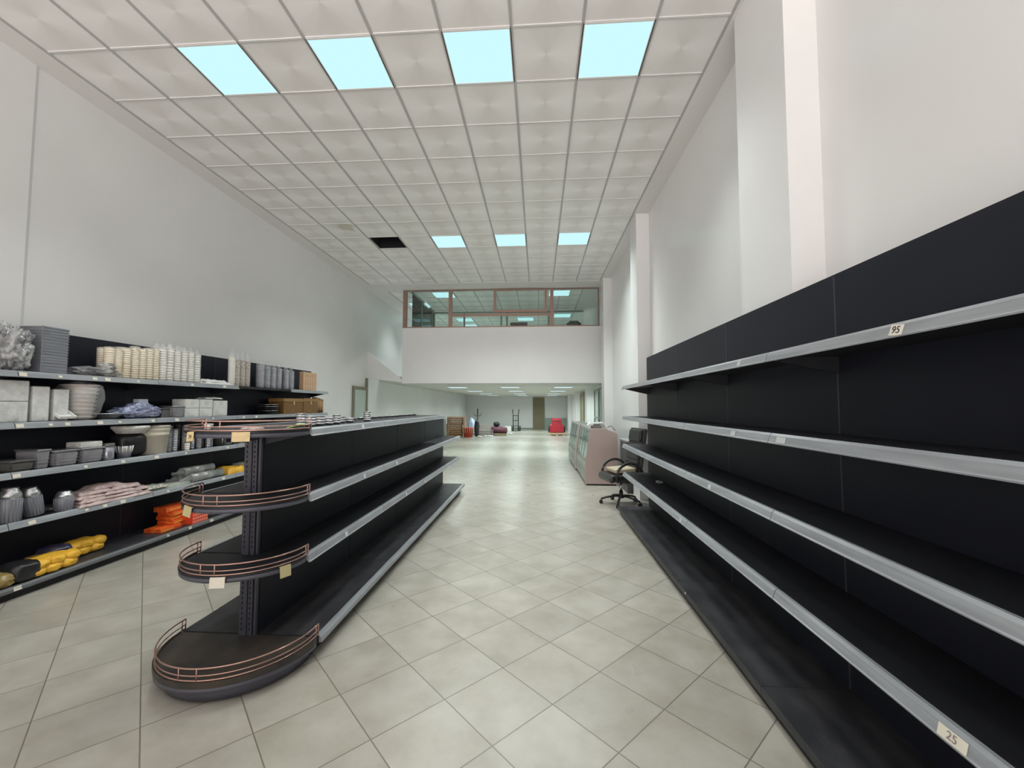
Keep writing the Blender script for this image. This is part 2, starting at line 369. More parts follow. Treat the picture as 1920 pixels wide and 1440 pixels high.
# pillars on the right wall (bay of about 3.8 m)
for i, (y0, y1) in enumerate(((-1.6, -.95), (2.72, 3.37), (6.83, 7.28), (10.3, 10.72), (14.0, 14.4), (18.2, 18.6), (22.4, 22.8))):
    b = MB(); b.xbox(Matrix.Translation(((1.62+XR)/2, (y0+y1)/2, (CZ if y0 < 11 else 2.11)/2)), XR-1.62, y1-y0, (CZ if y0 < 11 else 2.11)-.002)
    struct(b.build('trim_%d' % (i+2), M_wall), 'off-white pillar standing out from the right wall')

# suspended ceiling: tiles at CZ+.008, bars hang 8 mm lower
GX, GY = -3.22, 3.32
lights_main = [(0, r) for r in ()]
LIGHT_CELLS = {(c, r) for r in (0, 7, -7) for c in (0, 2, 4, 6)} - {(0, 7)}
HOLE = (0, 7)
def ceiling(name, bars_name, ox, oy, c0, c1, r0, r1, skip, xa, xb, ya, yb, label):
    t = MB(); zt = CZ+.008
    for c in range(c0, c1):
        for r in range(r0, r1):
            if (c, r) in skip: continue
            x = ox+.6*c; y = oy+.6*r
            v = [t.bm.verts.new(p) for p in ((x, y, zt), (x, y+.6, zt), (x+.6, y+.6, zt), (x+.6, y, zt))]; t.bm.faces.new(v)
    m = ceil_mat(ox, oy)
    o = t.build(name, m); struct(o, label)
    g = MB(); hw = .012
    X0, X1, Y0, Y1 = ox+.6*c0, ox+.6*c1, oy+.6*r0, oy+.6*r1
    for c in range(c0, c1+1): g.box(ox+.6*c-hw, ox+.6*c+hw, Y0, Y1, CZ-.001, CZ+.03)
    g.mi = 1
    for r in range(r0, r1+1):
        for c in range(c0, c1): g.box(ox+.6*c+hw, ox+.6*(c+1)-hw, oy+.6*r-.009, oy+.6*r+.009, CZ+.001, CZ+.02)
    struct(g.build(bars_name, [M_gridshade, M_grid]), 'metal bars of the suspended ceiling grid')
    p = MB()
    if xa < X0: p.box(xa, X0-hw, ya, yb, CZ, CZ+.03)
    if xb > X1: p.box(X1+hw, xb, ya, yb, CZ, CZ+.03)
    if ya < Y0: p.box(X0-hw, X1+hw, ya, Y0-.009, CZ, CZ+.03)
    if yb > Y1: p.box(X0-hw, X1+hw, Y1+.009, yb, CZ, CZ+.03)
    return p
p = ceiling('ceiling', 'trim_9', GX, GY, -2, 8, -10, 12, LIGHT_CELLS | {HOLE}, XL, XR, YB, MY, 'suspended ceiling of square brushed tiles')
struct(p.build('trim_10', M_margin), 'plain plaster margin around the tiled ceiling')
MX0, MY0 = -2.98, 11.27
MEZZ_CELLS = {(0, 0), (5.4, 0)}
mezz_l = [(-2.98, 11.27), (.30, 11.27), (-4.0, 12.42), (-4.50, 14.65), (-2.98, 14.72), (-.75, 14.72), (.55, 14.2), (-2.98, 15.9)]
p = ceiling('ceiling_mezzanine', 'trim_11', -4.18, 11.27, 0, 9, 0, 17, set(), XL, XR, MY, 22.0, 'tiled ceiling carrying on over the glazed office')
struct(p.build('trim_12', M_margin))
b = MB(); b.box(XL, XR, 22.0, 22.1, 2.35, CZ); struct(b.build('wall_office', M_wall))

# ceiling lights
def fill_lamp(parent, cell, watts, dz=-.002):
    # area light added under the panel; narrow spread keeps it unseen from the camera
    l = bpy.data.lights.new('fill_lamp', 'AREA'); l.shape = 'SQUARE'; l.size = cell-.05; l.energy = watts; l.color = FILL_LAMP_COL; l.spread = R(FILL_LAMP_SPREAD)
    o = bpy.data.objects.new('fill_lamp', l); COL.objects.link(o); o.parent = parent; o.location = (cell/2, cell/2, dz)
def ceiling_light(x, y, z, label, group, cell=.6):
    r = empty('ceiling_light', (x, y, z), 0, label, 'ceiling light', group)
    f = MB(); e = .018
    for (a, b_, c, d) in ((0, cell, 0, e), (0, cell, cell-e, cell), (0, e, e, cell-e), (cell-e, cell, e, cell-e)): f.box(a, b_, c, d, 0, .02)
    f.build('frame', M_white, r)
    d_ = MB(); d_.box(e, cell-e, e, cell-e, .003, .012); d_.build('diffuser', M_led, r)
    fill_lamp(r, cell, FILL_LAMP_W)
    return r
front = ['leftmost', 'second from the left', 'third from the left', 'rightmost']
first = None
def add_light(x, y, z, label, group):
    global first
    if first is None: first = ceiling_light(x, y, z, label, group); return first
    c = copy_tree(first); c.location = (x, y, z); c['label'] = label; c['group'] = group; return c
for i, c in enumerate((0, 2, 4, 6)):
    add_light(GX+.6*c, GY, CZ-.001, 'bright square ceiling panel light, %s of the four nearest large ones' % front[i], 'row of four near ceiling lights')
row2 = []; row0 = []
for i, c in enumerate((2, 4, 6)):
    row2.append(add_light(GX+.6*c, GY+4.2, CZ-.001, 'square ceiling panel light in the farther row of three, %s' % ('beside the black opening', 'the middle one', 'nearest the right wall')[i], 'row of three farther ceiling lights'))
def set_row_fill(o, watts, spread):
    # added fill: power and spread set per row to even out the brightness
    for c in o.children:
        if c.type == 'LIGHT': c.data = c.data.copy(); c.data.energy = watts; c.data.spread = R(spread)
for i, c in enumerate((0, 2, 4, 6)):  # row added out of view for more light in the room
    row0.append(add_light(GX+.6*c, GY-4.2, CZ-.001, 'added square ceiling panel light, unseen behind the viewer near the shop front', 'added row of ceiling lights behind the viewer'))
for o in row2: set_row_fill(o, 42, 132)
for o in row0: set_row_fill(o, 8, 150)
ml = ['nearest light seen through the left office pane', 'light behind the right-hand office pane, close to the glass', 'light at the far left behind the first office pane', 'lower light at the far left behind the first office pane',
      'distant light seen below the transom beside the left post', 'distant light seen just above the dark monitor', 'distant light above the dark chair behind the right pane', 'farthest light, low beside the left post of the office glazing']
for (x, y), l in zip(mezz_l, ml): add_light(x, y, CZ-.022, 'square panel light, '+l, 'ceiling lights over the mezzanine')
# black box over the missing tile; its dark colour stands for the unlit void
b = MB(); x = GX; y = GY+4.2
for (a, c, d, e) in ((x-.02, x, y, y+.6), (x+.6, x+.62, y, y+.6), (x, x+.6, y-.02, y), (x, x+.6, y+.6, y+.62)): b.box(a, c, d, e, CZ+.035, CZ+.45)
b.box(x-.02, x+.62, y-.02, y+.62, CZ+.45, CZ+.47)
struct(b.build('trim_13', M_void), 'black opening where a ceiling tile is missing')

# mezzanine
b = MB(); b.box(-3.71, XR, MY, MY+.15, 2.11, 3.63); struct(b.build('wall_mezzanine', M_wall), 'plain white parapet of the mezzanine')
b = MB(); b.box(-3.71, XR, MY+.15, YF, 2.11, 2.36); b.box(XL, -3.71, MY+.9, YF, 2.2, 2.36); struct(b.build('ceiling_low', M_soffit), 'low ceiling under the mezzanine')
b = MB(); b.prism([(XL, 2.25), (-3.9, 2.16), (-3.72, 2.13), (-3.72, 2.2), (-4.35, 2.72), (XL, 2.98)], MY, MY+.12, 'Y'); struct(b.build('trim_14', M_wall), 'sloping stair parapet beside the mezzanine')
# office glazing, window_1
win = empty('window_1', (0, MY+.02, 3.63)); struct(win, 'brown framed office glazing along the top of the mezzanine')
b = MB()
def wf(x0, x1, z0, z1, y0=-.02, y1=.04): b.box(x0, x1, y0, y1, z0, z1)
wf(-3.71, -3.60, .0, 1.04); wf(-2.44, -2.34, .0, 1.04); wf(.33, .42, .0, 1.04); wf(1.60, 1.64, 0, 1.04)
wf(-3.60, -2.44, .0, .03); wf(-2.34, .33, 0, .03); wf(.42, 1.60, 0, .03)
wf(-3.60, -2.44, 1.02, 1.04); wf(-2.34, .33, 1.02, 1.04); wf(.42, 1.60, 1.02, 1.04)
wf(-2.34, .33, .31, .37)
b.build('window_frame', M_brass, win)
b = MB()
for (x0, x1, z0, z1) in ((-1.20, -1.13, .40, 1.02), (.18, .24, .40, 1.02), (-1.13, .18, .40, .46), (-1.13, .18, .99, 1.02)): b.box(x0, x1, -.045, -.021, z0, z1)
b.build('sliding_sash', M_brass, win)
b = MB()
for (x0, x1) in ((-3.60, -2.44), (.42, 1.60)): b.box(x0, x1, .008, .012, .03, 1.02)
b.box(-2.34, .33, .008, .012, .03, .31); b.box(-2.34, .33, .008, .012, .37, 1.02)
b.build('glass_pane', M_glassg, win)
# inner partitions of the office, window_2
w2 = empty('window_2', (0, 0, 2.36)); struct(w2, 'dark framed inner office partition')
b = MB()
H = CZ-2.36
b.box(-3.52, -3.48, MY+.17, 13.7, H-.06, H); b.box(-3.5, 1.5, 13.68, 13.72, H-.08, H-.02)
for y in (12.2, 13.45): b.box(-3.52, -3.48, y-.02, y+.02, 0, H-.06)
for x in (-3.5, -2.47, -1.22, -1.03, .36): b.box(x-.03, x+.03, 13.68, 13.72, 0, H-.08)
b.build('window_frame', M_counterd, w2)
b = MB(); b.box(-3.502, -3.498, MY+.17, 13.68, 0, H-.06); b.box(-3.47, 1.5, 13.698, 13.702, 0, H-.08); b.build('glass_pane', M_glassg, w2)

# door in the left wall, far door, right wall door, dado
d1 = empty('door_1', (XL, 10.2, 0)); struct(d1, 'grey framed glass door in the left wall')
b = MB()
for (a, c, z0, z1) in ((0, .08, 0, 2.0), (.80, .88, 0, 2.25), (.08, .80, 1.92, 2.0), (.08, .80, .0, .1)): b.box(.002, .05, a, c, z0, z1)
b.build('door_frame', M_dframe, d1)
b = MB(); b.box(.018, .026, .08, .80, .1, 1.92); b.build('glass_pane', mat('frosted_door_glass', (.50, .60, .55), .25), d1)
b = MB(); b.cyl((.05, .74, 1.0), (.10, .74, 1.0), .012); b.cyl((.10, .62, 1.0), (.10, .745, 1.0), .011); b.build('door_handle', M_chrome, d1)
d2 = empty('door_2', (-.34, YF, 0)); struct(d2, 'brown door at the far end')
b = MB(); b.box(0, .06, -.06, -.001, 0, 2.05); b.box(.70, .76, -.06, -.001, 0, 2.05); b.box(.06, .70, -.06, -.001, 1.99, 2.05); b.build('door_frame', M_dframe, d2)
b = MB(); b.box(.06, .70, -.04, -.002, .01, 1.99); b.box(.14, .62, -.048, -.04, .2, .9, ); b.box(.14, .62, -.048, -.04, 1.05, 1.85); b.build('door_leaf', M_brown, d2)
d3 = empty('door_3', (XR, 16.5, 0)); struct(d3, 'brown door in the right wall under the mezzanine')
b = MB(); b.box(-.05, -.001, 0, .08, 0, 2.05); b.box(-.05, -.001, 1.2, 1.28, 0, 2.05); b.box(-.05, -.001, .08, 1.2, 1.97, 2.05); b.build('door_frame', M_dframe, d3)
b = MB(); b.box(-.03, -.001, .08, 1.2, .01, 1.97); b.build('door_leaf', M_brown, d3)
w4 = empty('window_4', (XR, 11.6, 0)); struct(w4, 'grey-green glazed opening in the right wall under the mezzanine')
b = MB()
for y in (0, .95, 1.9): b.box(-.04, -.001, y-.03, y+.03, .9, 2.0)
for z in (.9, 1.14, 2.0): b.box(-.04, -.001, 0, 1.9, z-.025, z+.025)
b.build('window_frame', M_counterd, w4)
b = MB(); b.box(-.015, -.008, .03, 1.87, .92, 1.98); b.build('glass_pane', mat('grey_green_glass', (.25, .33, .29), .2), w4)
b = MB(); b.box(.45, XR, YF-.05, YF-.001, 0, .72); struct(b.build('trim_15', M_dado), 'grey-green low dado on the far wall')
b = MB(); b.box(XL, -.34, YF-.02, YF-.001, 0, .09); struct(b.build('baseboard_far', M_dado))

# ================================================================== SHELVING
LEV = [.572, .967, 1.36, 1.77]
def rail_profile(d, z, s=1):   # clear ticket rail clipped on a shelf front; d = shelf depth
    return [(s*(d-.012), z+.004), (s*(d+.004), z+.005), (s*(d+.014), z-.006), (s*(d+.019), z-.022), (s*(d+.023), z-.038), (s*(d+.028), z-.042), (s*(d+.026), z-.047), (s*(d+.014), z-.044), (s*(d+.002), z-.03), (s*(d-.001), z-.002), (s*(d-.012), z)]
def make_shelf(parent, z, L, d, rail=True, s=1, two=False, x_in=0.006):
    """one shelf board with its folded front, its two brackets and its ticket rail"""
    b = MB(); g = .002
    pr = [(x_in, z), (d, z), (d, z-.034), (d-.012, z-.034), (d-.012, z-.022), (x_in, z-.022)]
    b.prism([(s*x, zz) for x, zz in pr], g, L-g, 'Y')
    for y in (.004, L-.012):
        b.prism([(s*x_in, z-.022), (s*(d-.03), z-.022), (s*(d-.03), z-.04), (s*x_in, z-.11)], y, y+.008, 'Y')
    o = b.build('shelf', M_black, parent)
    if rail:
        r = MB(); r.prism(rail_profile(d, z, s), g+.001, L-g-.001, 'Y'); r.build('price_rail', M_rail, o)
    return o
def make_bay(L, d, bd, bt, top, levels, rails, base_rail, name='shelving_unit', kick=.03):
    r = empty(name, (0, 0, 0))
    b = MB(); b.box(-.018, .004, .003, L-.003, bt, top); b.build('back_panel', M_panel, r)
    b = MB(); b.box(-.05, .0, -.012, .002, 0, top-.005)
    b.mi = 1
    b.box(.0, .0055, -.009, -.0015, bt, top-.01)
    o = b.build('upright', [M_post, M_post], r)
    sh = []
    for z, rr in zip(levels, rails): sh.append(make_shelf(r, z, L, d, rr))
    b = MB(); g = .0015
    b.prism([(.004, bt), (bd, bt), (bd, bt-.045), (bd-.012, bt-.045), (bd-.012, bt-.02), (.004, bt-.02)], g, L-g, 'Y')
    bs = b.build('base_shelf', M_base, r)
    if base_rail:
        q = MB(); q.prism([(bd-.02, bt+.004), (bd+.003, bt+.004), (bd+.012, bt-.012), (bd+.014, bt-.034), (bd, bt-.034), (bd-.001, bt-.001), (bd-.02, bt)], g, L-g, 'Y'); q.build('price_rail', M_raildark if base_rail == 2 else M_rail, bs)
    b = MB(); b.box(bd-kick-.01, bd-kick, g, L-g, 0, bt-.02); b.build('kick_plate', M_black, r)
    return r, sh, bs
def price_tag(shelf, y, z, d, s=1, wd=.05, ht=.03, m=M_tag, text=None, tilt=0, ink=M_ink, flip=False):
    """small card tucked in the rail of a shelf, in the bay's local frame"""
    b = MB(); nx = s*(d+.0215)
    mt = Matrix.Translation((nx, y, z-.023)) @ Matrix.Rotation(s*R(-14), 4, 'Y') @ Matrix.Rotation(tilt, 4, 'X')
    b.xbox(mt, .002, wd, ht); o = b.build('price_tag', m, shelf)
    if text:
        # glyphs drawn in XY plane -> card plane facing outwards
        base = Matrix(((0, 0, 1, 0), (1, 0, 0, 0), (0, 1, 0, 0), (0, 0, 0, 1)))
        if flip: base = Matrix.Rotation(PI, 4, 'Z') @ base
        mm = mt @ Matrix.Translation((s*.0015, 0, 0)) @ base
        me_o = text_mesh('handwritten_price', text, ht*.95, ink, None, mm)
        # one mesh with the card
        bm = bmesh.new(); bm.from_mesh(o.data); n = len(bm.faces); bm.from_mesh(me_o.data); bm.faces.ensure_lookup_table()
        for f in bm.faces[n:]: f.material_index = 1
        bm.to_mesh(o.data); bm.free(); o.data.materials.append(ink); bpy.data.objects.remove(me_o)
    return o

# --- right run: the unit's +x side points to the aisle (turned by 180 degrees)
RX, RL, RD, RBD = 1.545, 1.25, .34, .435
right = []
r0, sh0, bs0 = make_bay(RL, RD, RBD, .10, 2.185, [.572, .965, 1.357, 1.775], [1]*4, 0)
names = ['nearest', 'second nearest', 'third nearest', 'fourth nearest', 'farthest']
tops = ['with a small card reading 95 on its top rail', 'with one tag on its top rail', 'whose second shelf rail carries no card', 'with a scrap of clear plastic on its lower shelf', 'ending beside the black office chair']
ends = [.98, 2.23, 3.48, 4.73, 5.98]
rlab = ['empty black wall shelving bay at the right edge, with cards reading 95 and 25',
        'empty black wall shelving bay on the right, second from the right edge of the picture',
        'empty black wall shelving bay on the right, third bay from the far end of its run',
        'empty black wall shelving bay on the right, next to last before the office chair',
        'empty black wall shelving bay closest to the office chair, crumpled plastic on its shelf']
rys = [2.23-RL, 3.48-RL, 4.73-RL, 5.98-RL]
bays_r = []
order = [2.23, 3.48, 4.73, 5.98, .98]      # y of the far end of each bay
protos = [r0]+[copy_tree(r0) for _ in range(4)]
lab_by_y = {.98: 'empty black wall shelving bay beyond the right edge, mostly out of view',
            2.23: rlab[0], 3.48: 'empty black wall shelving bay on the right, just behind the bay with the 95 card',
            4.73: 'empty black wall shelving bay on the right, next to last before the office chair', 5.98: rlab[4]}
R_BAY = {}
for yy, o in zip(order, protos):
    o.location = (RX, yy, 0); o.rotation_euler = (0, 0, PI); tag(o, lab_by_y[yy], 'shelving unit', 'black wall shelving bays on the right'); R_BAY[yy] = o
def shelves(o): return sorted([c for c in o.children if c.name.startswith('shelf')], key=lambda c: min(v.co.z for v in c.data.vertices))
def rtag(y, lev, **k):
    for yy, o in R_BAY.items():
        if yy-RL < y < yy:
            z = [.572, .965, 1.357, 1.775][lev]; price_tag(shelves(o)[lev], yy-y, z, RD, **k)
rtag(1.44, 3, wd=.05, ht=.036, text='95', tilt=R(-8))
rtag(1.32, 0, wd=.085, ht=.034, text='25', ink=M_inkf, tilt=0)
for (y, l, wd) in ((2.52, 3, .04), (2.62, 2, .055), (2.12, 2, .075), (2.99, 1, .05), (3.60, 0, .05)): rtag(y, l, wd=wd, ht=.03, m=mat('clear_tag', (.52, .55, .55), .3))
b = MB(); b.cyl((RX-RBD-.002, 3.30, .085), (RX-RBD+.004, 3.30, .085), .007); o = b.build('screw_cap', M_white, None)
o.parent = R_BAY[3.48]; o.matrix_parent_inverse = Matrix.LocRotScale(Vector((RX, 3.48, 0)), Matrix.Rotation(PI, 3, 'Z').to_quaternion(), None).inverted()

# --- left run
LX, LL, LD, LBD = -4.47, 1.22, .34, .43
L0, shs, bss = make_bay(LL, LD, LBD, .10, 2.17, LEV, [1]*4, 2)
Lprotos = [L0]+[copy_tree(L0) for _ in range(4)]
llab = {1.81: 'black wall shelving bay at the left edge, mostly out of view',
        3.03: 'stocked black wall shelving bay holding the tall grey tray stack and yellow packs',
        4.25: 'stocked black wall shelving bay holding the white cup stacks and the red boxes',
        5.47: 'stocked black wall shelving bay with no price rail on its top shelf',
        6.69: 'last black wall shelving bay on the left, holding brown boxes and tan sticks'}
L_BAY = {}
for yy, o in zip((1.81, 3.03, 4.25, 5.47, 6.69), Lprotos):
    o.location = (LX, yy, 0); tag(o, llab[yy], 'shelving unit', 'black wall shelving bays on the left'); L_BAY[yy] = o
o = shelves(L_BAY[5.47])[3]
for c in list(o.children): bpy.data.objects.remove(c)
def ltag(y, lev, **k):
    for yy, o in L_BAY.items():
        if yy < y < yy+LL:
            if lev < 0:
                bs = [c for c in o.children if c.name.startswith('base_shelf')][0]; price_tag(bs, y-yy, .107, LBD-.01, **k)
            else: price_tag(shelves(o)[lev], y-yy, LEV[lev], LD, **k)
for lev, ys in ((3, (3.06, 3.32, 3.60, 3.715, 4.02, 4.69, 5.20)), (2, (3.06, 3.27, 3.396, 3.667, 3.852, 4.204, 4.5, 5.03, 5.576, 5.84)), (1, (3.06, 3.562, 3.904, 4.268, 4.642, 5.296)), (0, (3.18, 3.591, 3.75, 3.923, 4.424, 4.768, 5.24)), (-1, (3.05, 4.364, 4.652, 4.97, 5.468, 5.631))):
    for i, y in enumerate(ys):
        big = (i*7+lev*3) % 3
        ltag(y, lev, wd=(.05, .028, .038)[big], ht=(.03, .02, .026)[big], tilt=R(rnd.uniform(-6, 6)), m=M_tag if lev != 3 or i else M_tag)

# --- central gondola: double sided bays
GXc, GL, GD, GBD = -1.74, 1.22, .335, .43
PT = .05            # half thickness of the double panel
def make_gondola(top_shelf):
    r = empty('gondola_bay', (0, 0, 0))
    for s in (1, -1):
        b = MB(); b.box(s*(PT-.012), s*PT, .003, GL-.003, .12, 1.335); b.build('back_panel', M_panel, r)
        for z in ([.60, .962, 1.36] if top_shelf else [.60, .962]):
            make_shelf(r, z, GL, GD, True, s, x_in=(PT+.001 if z < 1.3 else .001))
        b = MB(); b.prism([(s*x, z) for x, z in ((.002, .125), (GBD, .125), (GBD, .08), (GBD-.012, .08), (GBD-.012, .105), (.002, .105))], .0015, GL-.0015, 'Y')
        bs = b.build('base_shelf', M_base, r)
        if s > 0:
            b = MB(); bd = GBD; bt = .125; b.prism([(bd-.02, bt+.004), (bd+.003, bt+.004), (bd+.014, bt-.012), (bd+.017, bt-.036), (bd, bt-.036), (bd-.001, bt-.001), (bd-.02, bt)], .0015, GL-.0015, 'Y'); b.build('price_rail', M_rail, bs)
        b = MB(); b.box(s*(GBD-.075), s*(GBD-.065), .0015, GL-.0015, 0, .1); b.build('kick_plate', M_black, r)
    b = MB(); b.box(-.03, .03, -.02, .0025, 0.0, 1.335); b.build('upright', M_post, r)
    return r
g0 = make_gondola(True)
g3 = make_gondola(False)
gl = ['nearest straight bay of the central gondola, just behind the rounded end', 'second straight bay of the central gondola from its rounded end', 'third straight bay of the central gondola, last one with a top shelf', 'farthest bay of the central gondola, lower and without a top shelf']
G_BAY = []
for i in range(4):
    o = g0 if i == 0 else (g3 if i == 3 else copy_tree(g0))
    o.location = (GXc, 2.46+GL*i+.02, 0); tag(o, 'black double-sided shelving, '+gl[i], 'shelving unit', 'bays of the central gondola'); G_BAY.append(o)
def gtag(y, z, **k):
    for i, o in enumerate(G_BAY):
        y0 = 2.48+GL*i
        if y0 < y < y0+GL:
            cand = [c for c in o.children if c.name.startswith('shelf') and max(v.co.x for v in c.data.vertices) > .2 and abs(max(v.co.z for v in c.data.vertices)-z) < .01]
            if cand: price_tag(cand[0], y-y0, z, GD, **k)
Mct = mat('white_tag', (.62, .65, .67), .4)
for (y, z) in ((3.27, .962), (4.03, .962), (3.22, 1.36), (4.34, .60), (5.06, .60), (2.97, .60)): gtag(y, z, wd=.04, ht=.032, m=Mct)

# rounded gondola end
CE = empty('gondola_end', (GXc, 2.46, 0), 0, 'rounded black end of the central gondola with copper guard rails', 'shelving end unit')
def half_disc(rx, ry, z0, z1, inset=0., n=36, back=.0, back_x=None):
    pts = [((rx-inset)*math.cos(PI*i/n), -(ry-inset)*math.sin(PI*i/n)) for i in range(n+1)]
    if back: pts += [(-(rx-inset), back), (rx-inset, back)]
    return pts
def guard(parent, rx, ry, z, h, back=.03, r=.0035, n=40, a0=0, a1=PI):
    b = MB()
    path = lambda zz: [(rx*math.cos(a0+(a1-a0)*i/n), -ry*math.sin(a0+(a1-a0)*i/n), zz) for i in range(n+1)]
    ext0 = [(rx, back, 0)]; ext1 = [(-rx, back, 0)]
    for zz, rr in ((z+.004, r*1.15), (z+h*.45, r*.9), (z+h, r*1.15)):
        pts = [(rx, back, zz)]+path(zz)+[(-rx, back, zz)]
        b.tube(pts, rr, 8)
    P = lambda a: (rx*math.cos(a), -ry*math.sin(a))
    for (x, y) in ((rx, back), (rx, back-.025), (-rx, back), (-rx, back-.025), P(R(84)), P(R(97))):
        b.cyl((x, y, z+.002), (x, y, z+h), r)
    return b.build('guard_rail', M_copper, parent)
b = MB()
b.prism(half_disc(.43, .44, 0, 0, back=.0), .10, .13, 'Z'); bs = b.build('base_shelf', M_cap, CE)
guard(bs, .42, .43, .13, .062)
b = MB(); b.prism(half_disc(.43, .44, 0, 0, inset=.004), .072, .10, 'Z', smooth=True); b.build('edge_band', M_capedge, bs)
b = MB(); b.prism(half_disc(.43, .44, 0, 0, inset=.045), .012, .072, 'Z', smooth=True); b.build('skirt', M_capedge, CE)
b = MB(); b.lathe([(.022, 0), (.022, .008), (.008, .012), (.008, .03)], 14, (-.03, -.36, 0)); b.build('levelling_foot', M_brown, CE)
CAPS = {}
for z in (.602, .962, 1.36):
    b = MB(); b.prism(half_disc(.35, .335, 0, 0), z-.012, z, 'Z'); o = b.build('shelf', M_black, CE)
    b = MB(); b.prism(half_disc(.35, .335, 0, 0, inset=.0025), z-.036, z-.0125, 'Z', smooth=True); b.build('edge_band', M_capedge, o)
    b = MB()
    for x in (-.03, .03): b.box(x-.004, x+.004, -.2, -.012, z-.07, z-.037)
    b.build('bracket', M_post, o)
    guard(o, .343, .328, z, .055 if z > 1 else .058); CAPS[z] = o
# slotted end post: two channels with slots, a stiffener at its right
b = MB(); b.box(-.05, -.005, -.012, .012, .13, 1.32); b.box(.005, .03, -.012, .012, .13, 1.32); b.box(-.005, .005, -.004, .012, .13, 1.32); b.box(.036, .05, -.006, .014, .13, 1.32)
b.mi = 1
z = .16
while z < 1.30:
    if all(not (c-.08 < z < c+.01) for c in (.602, .962, 1.36)):
        for x in (-.036, .012): b.box(x, x+.006, -.0135, -.0118, z, z+.016)
    z += .03
b.build('post', [M_post, M_slot], CE)
def cap_tag(z, ang, wd, ht, m, text=None, tilt=0):
    a = R(ang); x = .356*math.cos(a); y = -.341*math.sin(a)
    nrm = Vector((math.cos(a)/.35, -math.sin(a)/.335, 0)).normalized(); rz = math.atan2(nrm.y, nrm.x)
    mt = Matrix.Translation((x, y, z-.004)) @ Matrix.Rotation(rz, 4, 'Z') @ Matrix.Rotation(R(-6), 4, 'Y') @ Matrix.Rotation(tilt, 4, 'X') @ Matrix.Translation((0, 0, -ht/2))
    b = MB(); b.xbox(mt, .002, wd, ht)
    b.xbox(mt @ Matrix.Translation((-.006, 0, ht/2+.001)), .014, wd, .002)
    o = b.build('price_tag', m, CAPS[z])
    if text:
        base = Matrix(((0, 0, 1, 0), (1, 0, 0, 0), (0, 1, 0, 0), (0, 0, 0, 1)))
        t = text_mesh('t', text, ht*.6, M_ink, None, mt @ Matrix.Translation((.0015, 0, 0)) @ base)
        bm = bmesh.new(); bm.from_mesh(o.data); n = len(bm.faces); bm.from_mesh(t.data); bm.faces.ensure_lookup_table()
        for f in bm.faces[n:]: f.material_index = 1
        bm.to_mesh(o.data); bm.free(); o.data.materials.append(M_ink); bpy.data.objects.remove(t)
    return o
cap_tag(1.36, 113, .062, .05, M_tagy, '24', R(5)); cap_tag(1.36, 66, .085, .05, M_tagy)
cap_tag(.962, 112, .07, .052, M_tago, None, R(-6))
cap_tag(.602, 80, .075, .052, M_tag); cap_tag(.602, 27, .062, .06, M_tago, None)

# ================================================================== GOODS ON THE LEFT SHELVES
XC = LX+.20      # usual middle of a shelf's depth (x = -4.27)
T1, T2, T3, T4, T5 = LEV[3]+.001, LEV[2]+.001, LEV[1]+.001, LEV[0]+.001, .101
def item(name, loc, label, cat, group=None, rz=0): return empty(name, loc, rz, label, cat, group)
def single(mb, name, m, loc, label, cat, group=None, rz=0):
    o = mb.build(name, m, None, loc); o.rotation_euler = (0, 0, rz); return tag(o, label, cat, group)
def stack_profile(r0, r1, h, n):
    p = [(r0*.96, 0)]
    for i in range(n):
        z = h*i/n; z2 = h*(i+1)/n; r = r0+(r1-r0)*i/n
        p += [(r*.95, z+.0005), (r*.95, z2-.006), (r*1.04, z2-.005), (r*1.04, z2-.001)]
    p += [(r1*.8, h)]
    return p
# plastic bag and grey tray stack
single(MB().blob(0, 0, 0, .125, .095, .175, 3, .34, 4.2, 3.2, 5), 'plastic_bag', M_bag, (XC+.02, 3.06, T1), 'crumpled clear plastic bag left of the tall grey tray stack on the top shelf', 'bag')
r = item('tray_stack', (XC-.01, 3.31, T1), 'tall grey foam tray stack standing on the top shelf near the left edge', 'tray stack', rz=R(0))
b = MB(); n = 16
b.xbox(Matrix.Translation((0, 0, .20)), .24, .20, .40, .006)
for i in range(n): b.box(-.123, .123, -.103, .103, .012+i*.025, .018+i*.025)
b.build('trays', M_greybox, r)
b = MB(); b.box(.121, .1245, -.104, -.097, 0, .40); b.build('wrap_seam', M_ribgrey, r)
single(MB().blob(0, 0, 0, .10, .20, .048, 8, .25, 3, 2.4).blob(.02, .10, .05, .06, .06, .05, 5, .3, 3, 2), 'plastic_bag', M_bag, (XC+.03, 3.70, T1), 'flattened clear plastic bag lying right of the tall grey tray stack', 'bag')
# cream cup stacks
def cup_stack(x, y, z, h, rad, m, label, group, n=14, sleeve=True, tip=0, tiers=1):
    r = item('cup_stack', (x, y, z), label, 'cup stack', group)
    b = MB()
    for t in range(tiers):
        b.lathe(stack_profile(rad*.93, rad, h/tiers-.002, n//tiers), 18, (0, 0, t*h/tiers))
    b.build('cups', m, r)
    if sleeve:
        s = MB(); s.lathe([(rad*1.07, .001), (rad*1.1, h*.3), (rad*1.08, h*.7), (rad*1.09, h), (rad*.7, h+.012+tip*.3), (rad*.25, h+.03+tip), (rad*.5, h+.04+tip*1.4)] if tip else [(rad*1.07, .001), (rad*1.09, h), (rad*.8, h+.008)], 18)
        s.build('clear_sleeve', M_wrap, r)
    return r
cream = [(3.82, .30, .042), (3.90, .285, .042), (3.985, .315, .044), (4.075, .31, .042), (4.155, .33, .043), (4.235, .345, .043), (4.31, .34, .042)]
ordn = ['first', 'second', 'third', 'fourth', 'fifth', 'sixth', 'seventh', 'eighth', 'ninth']
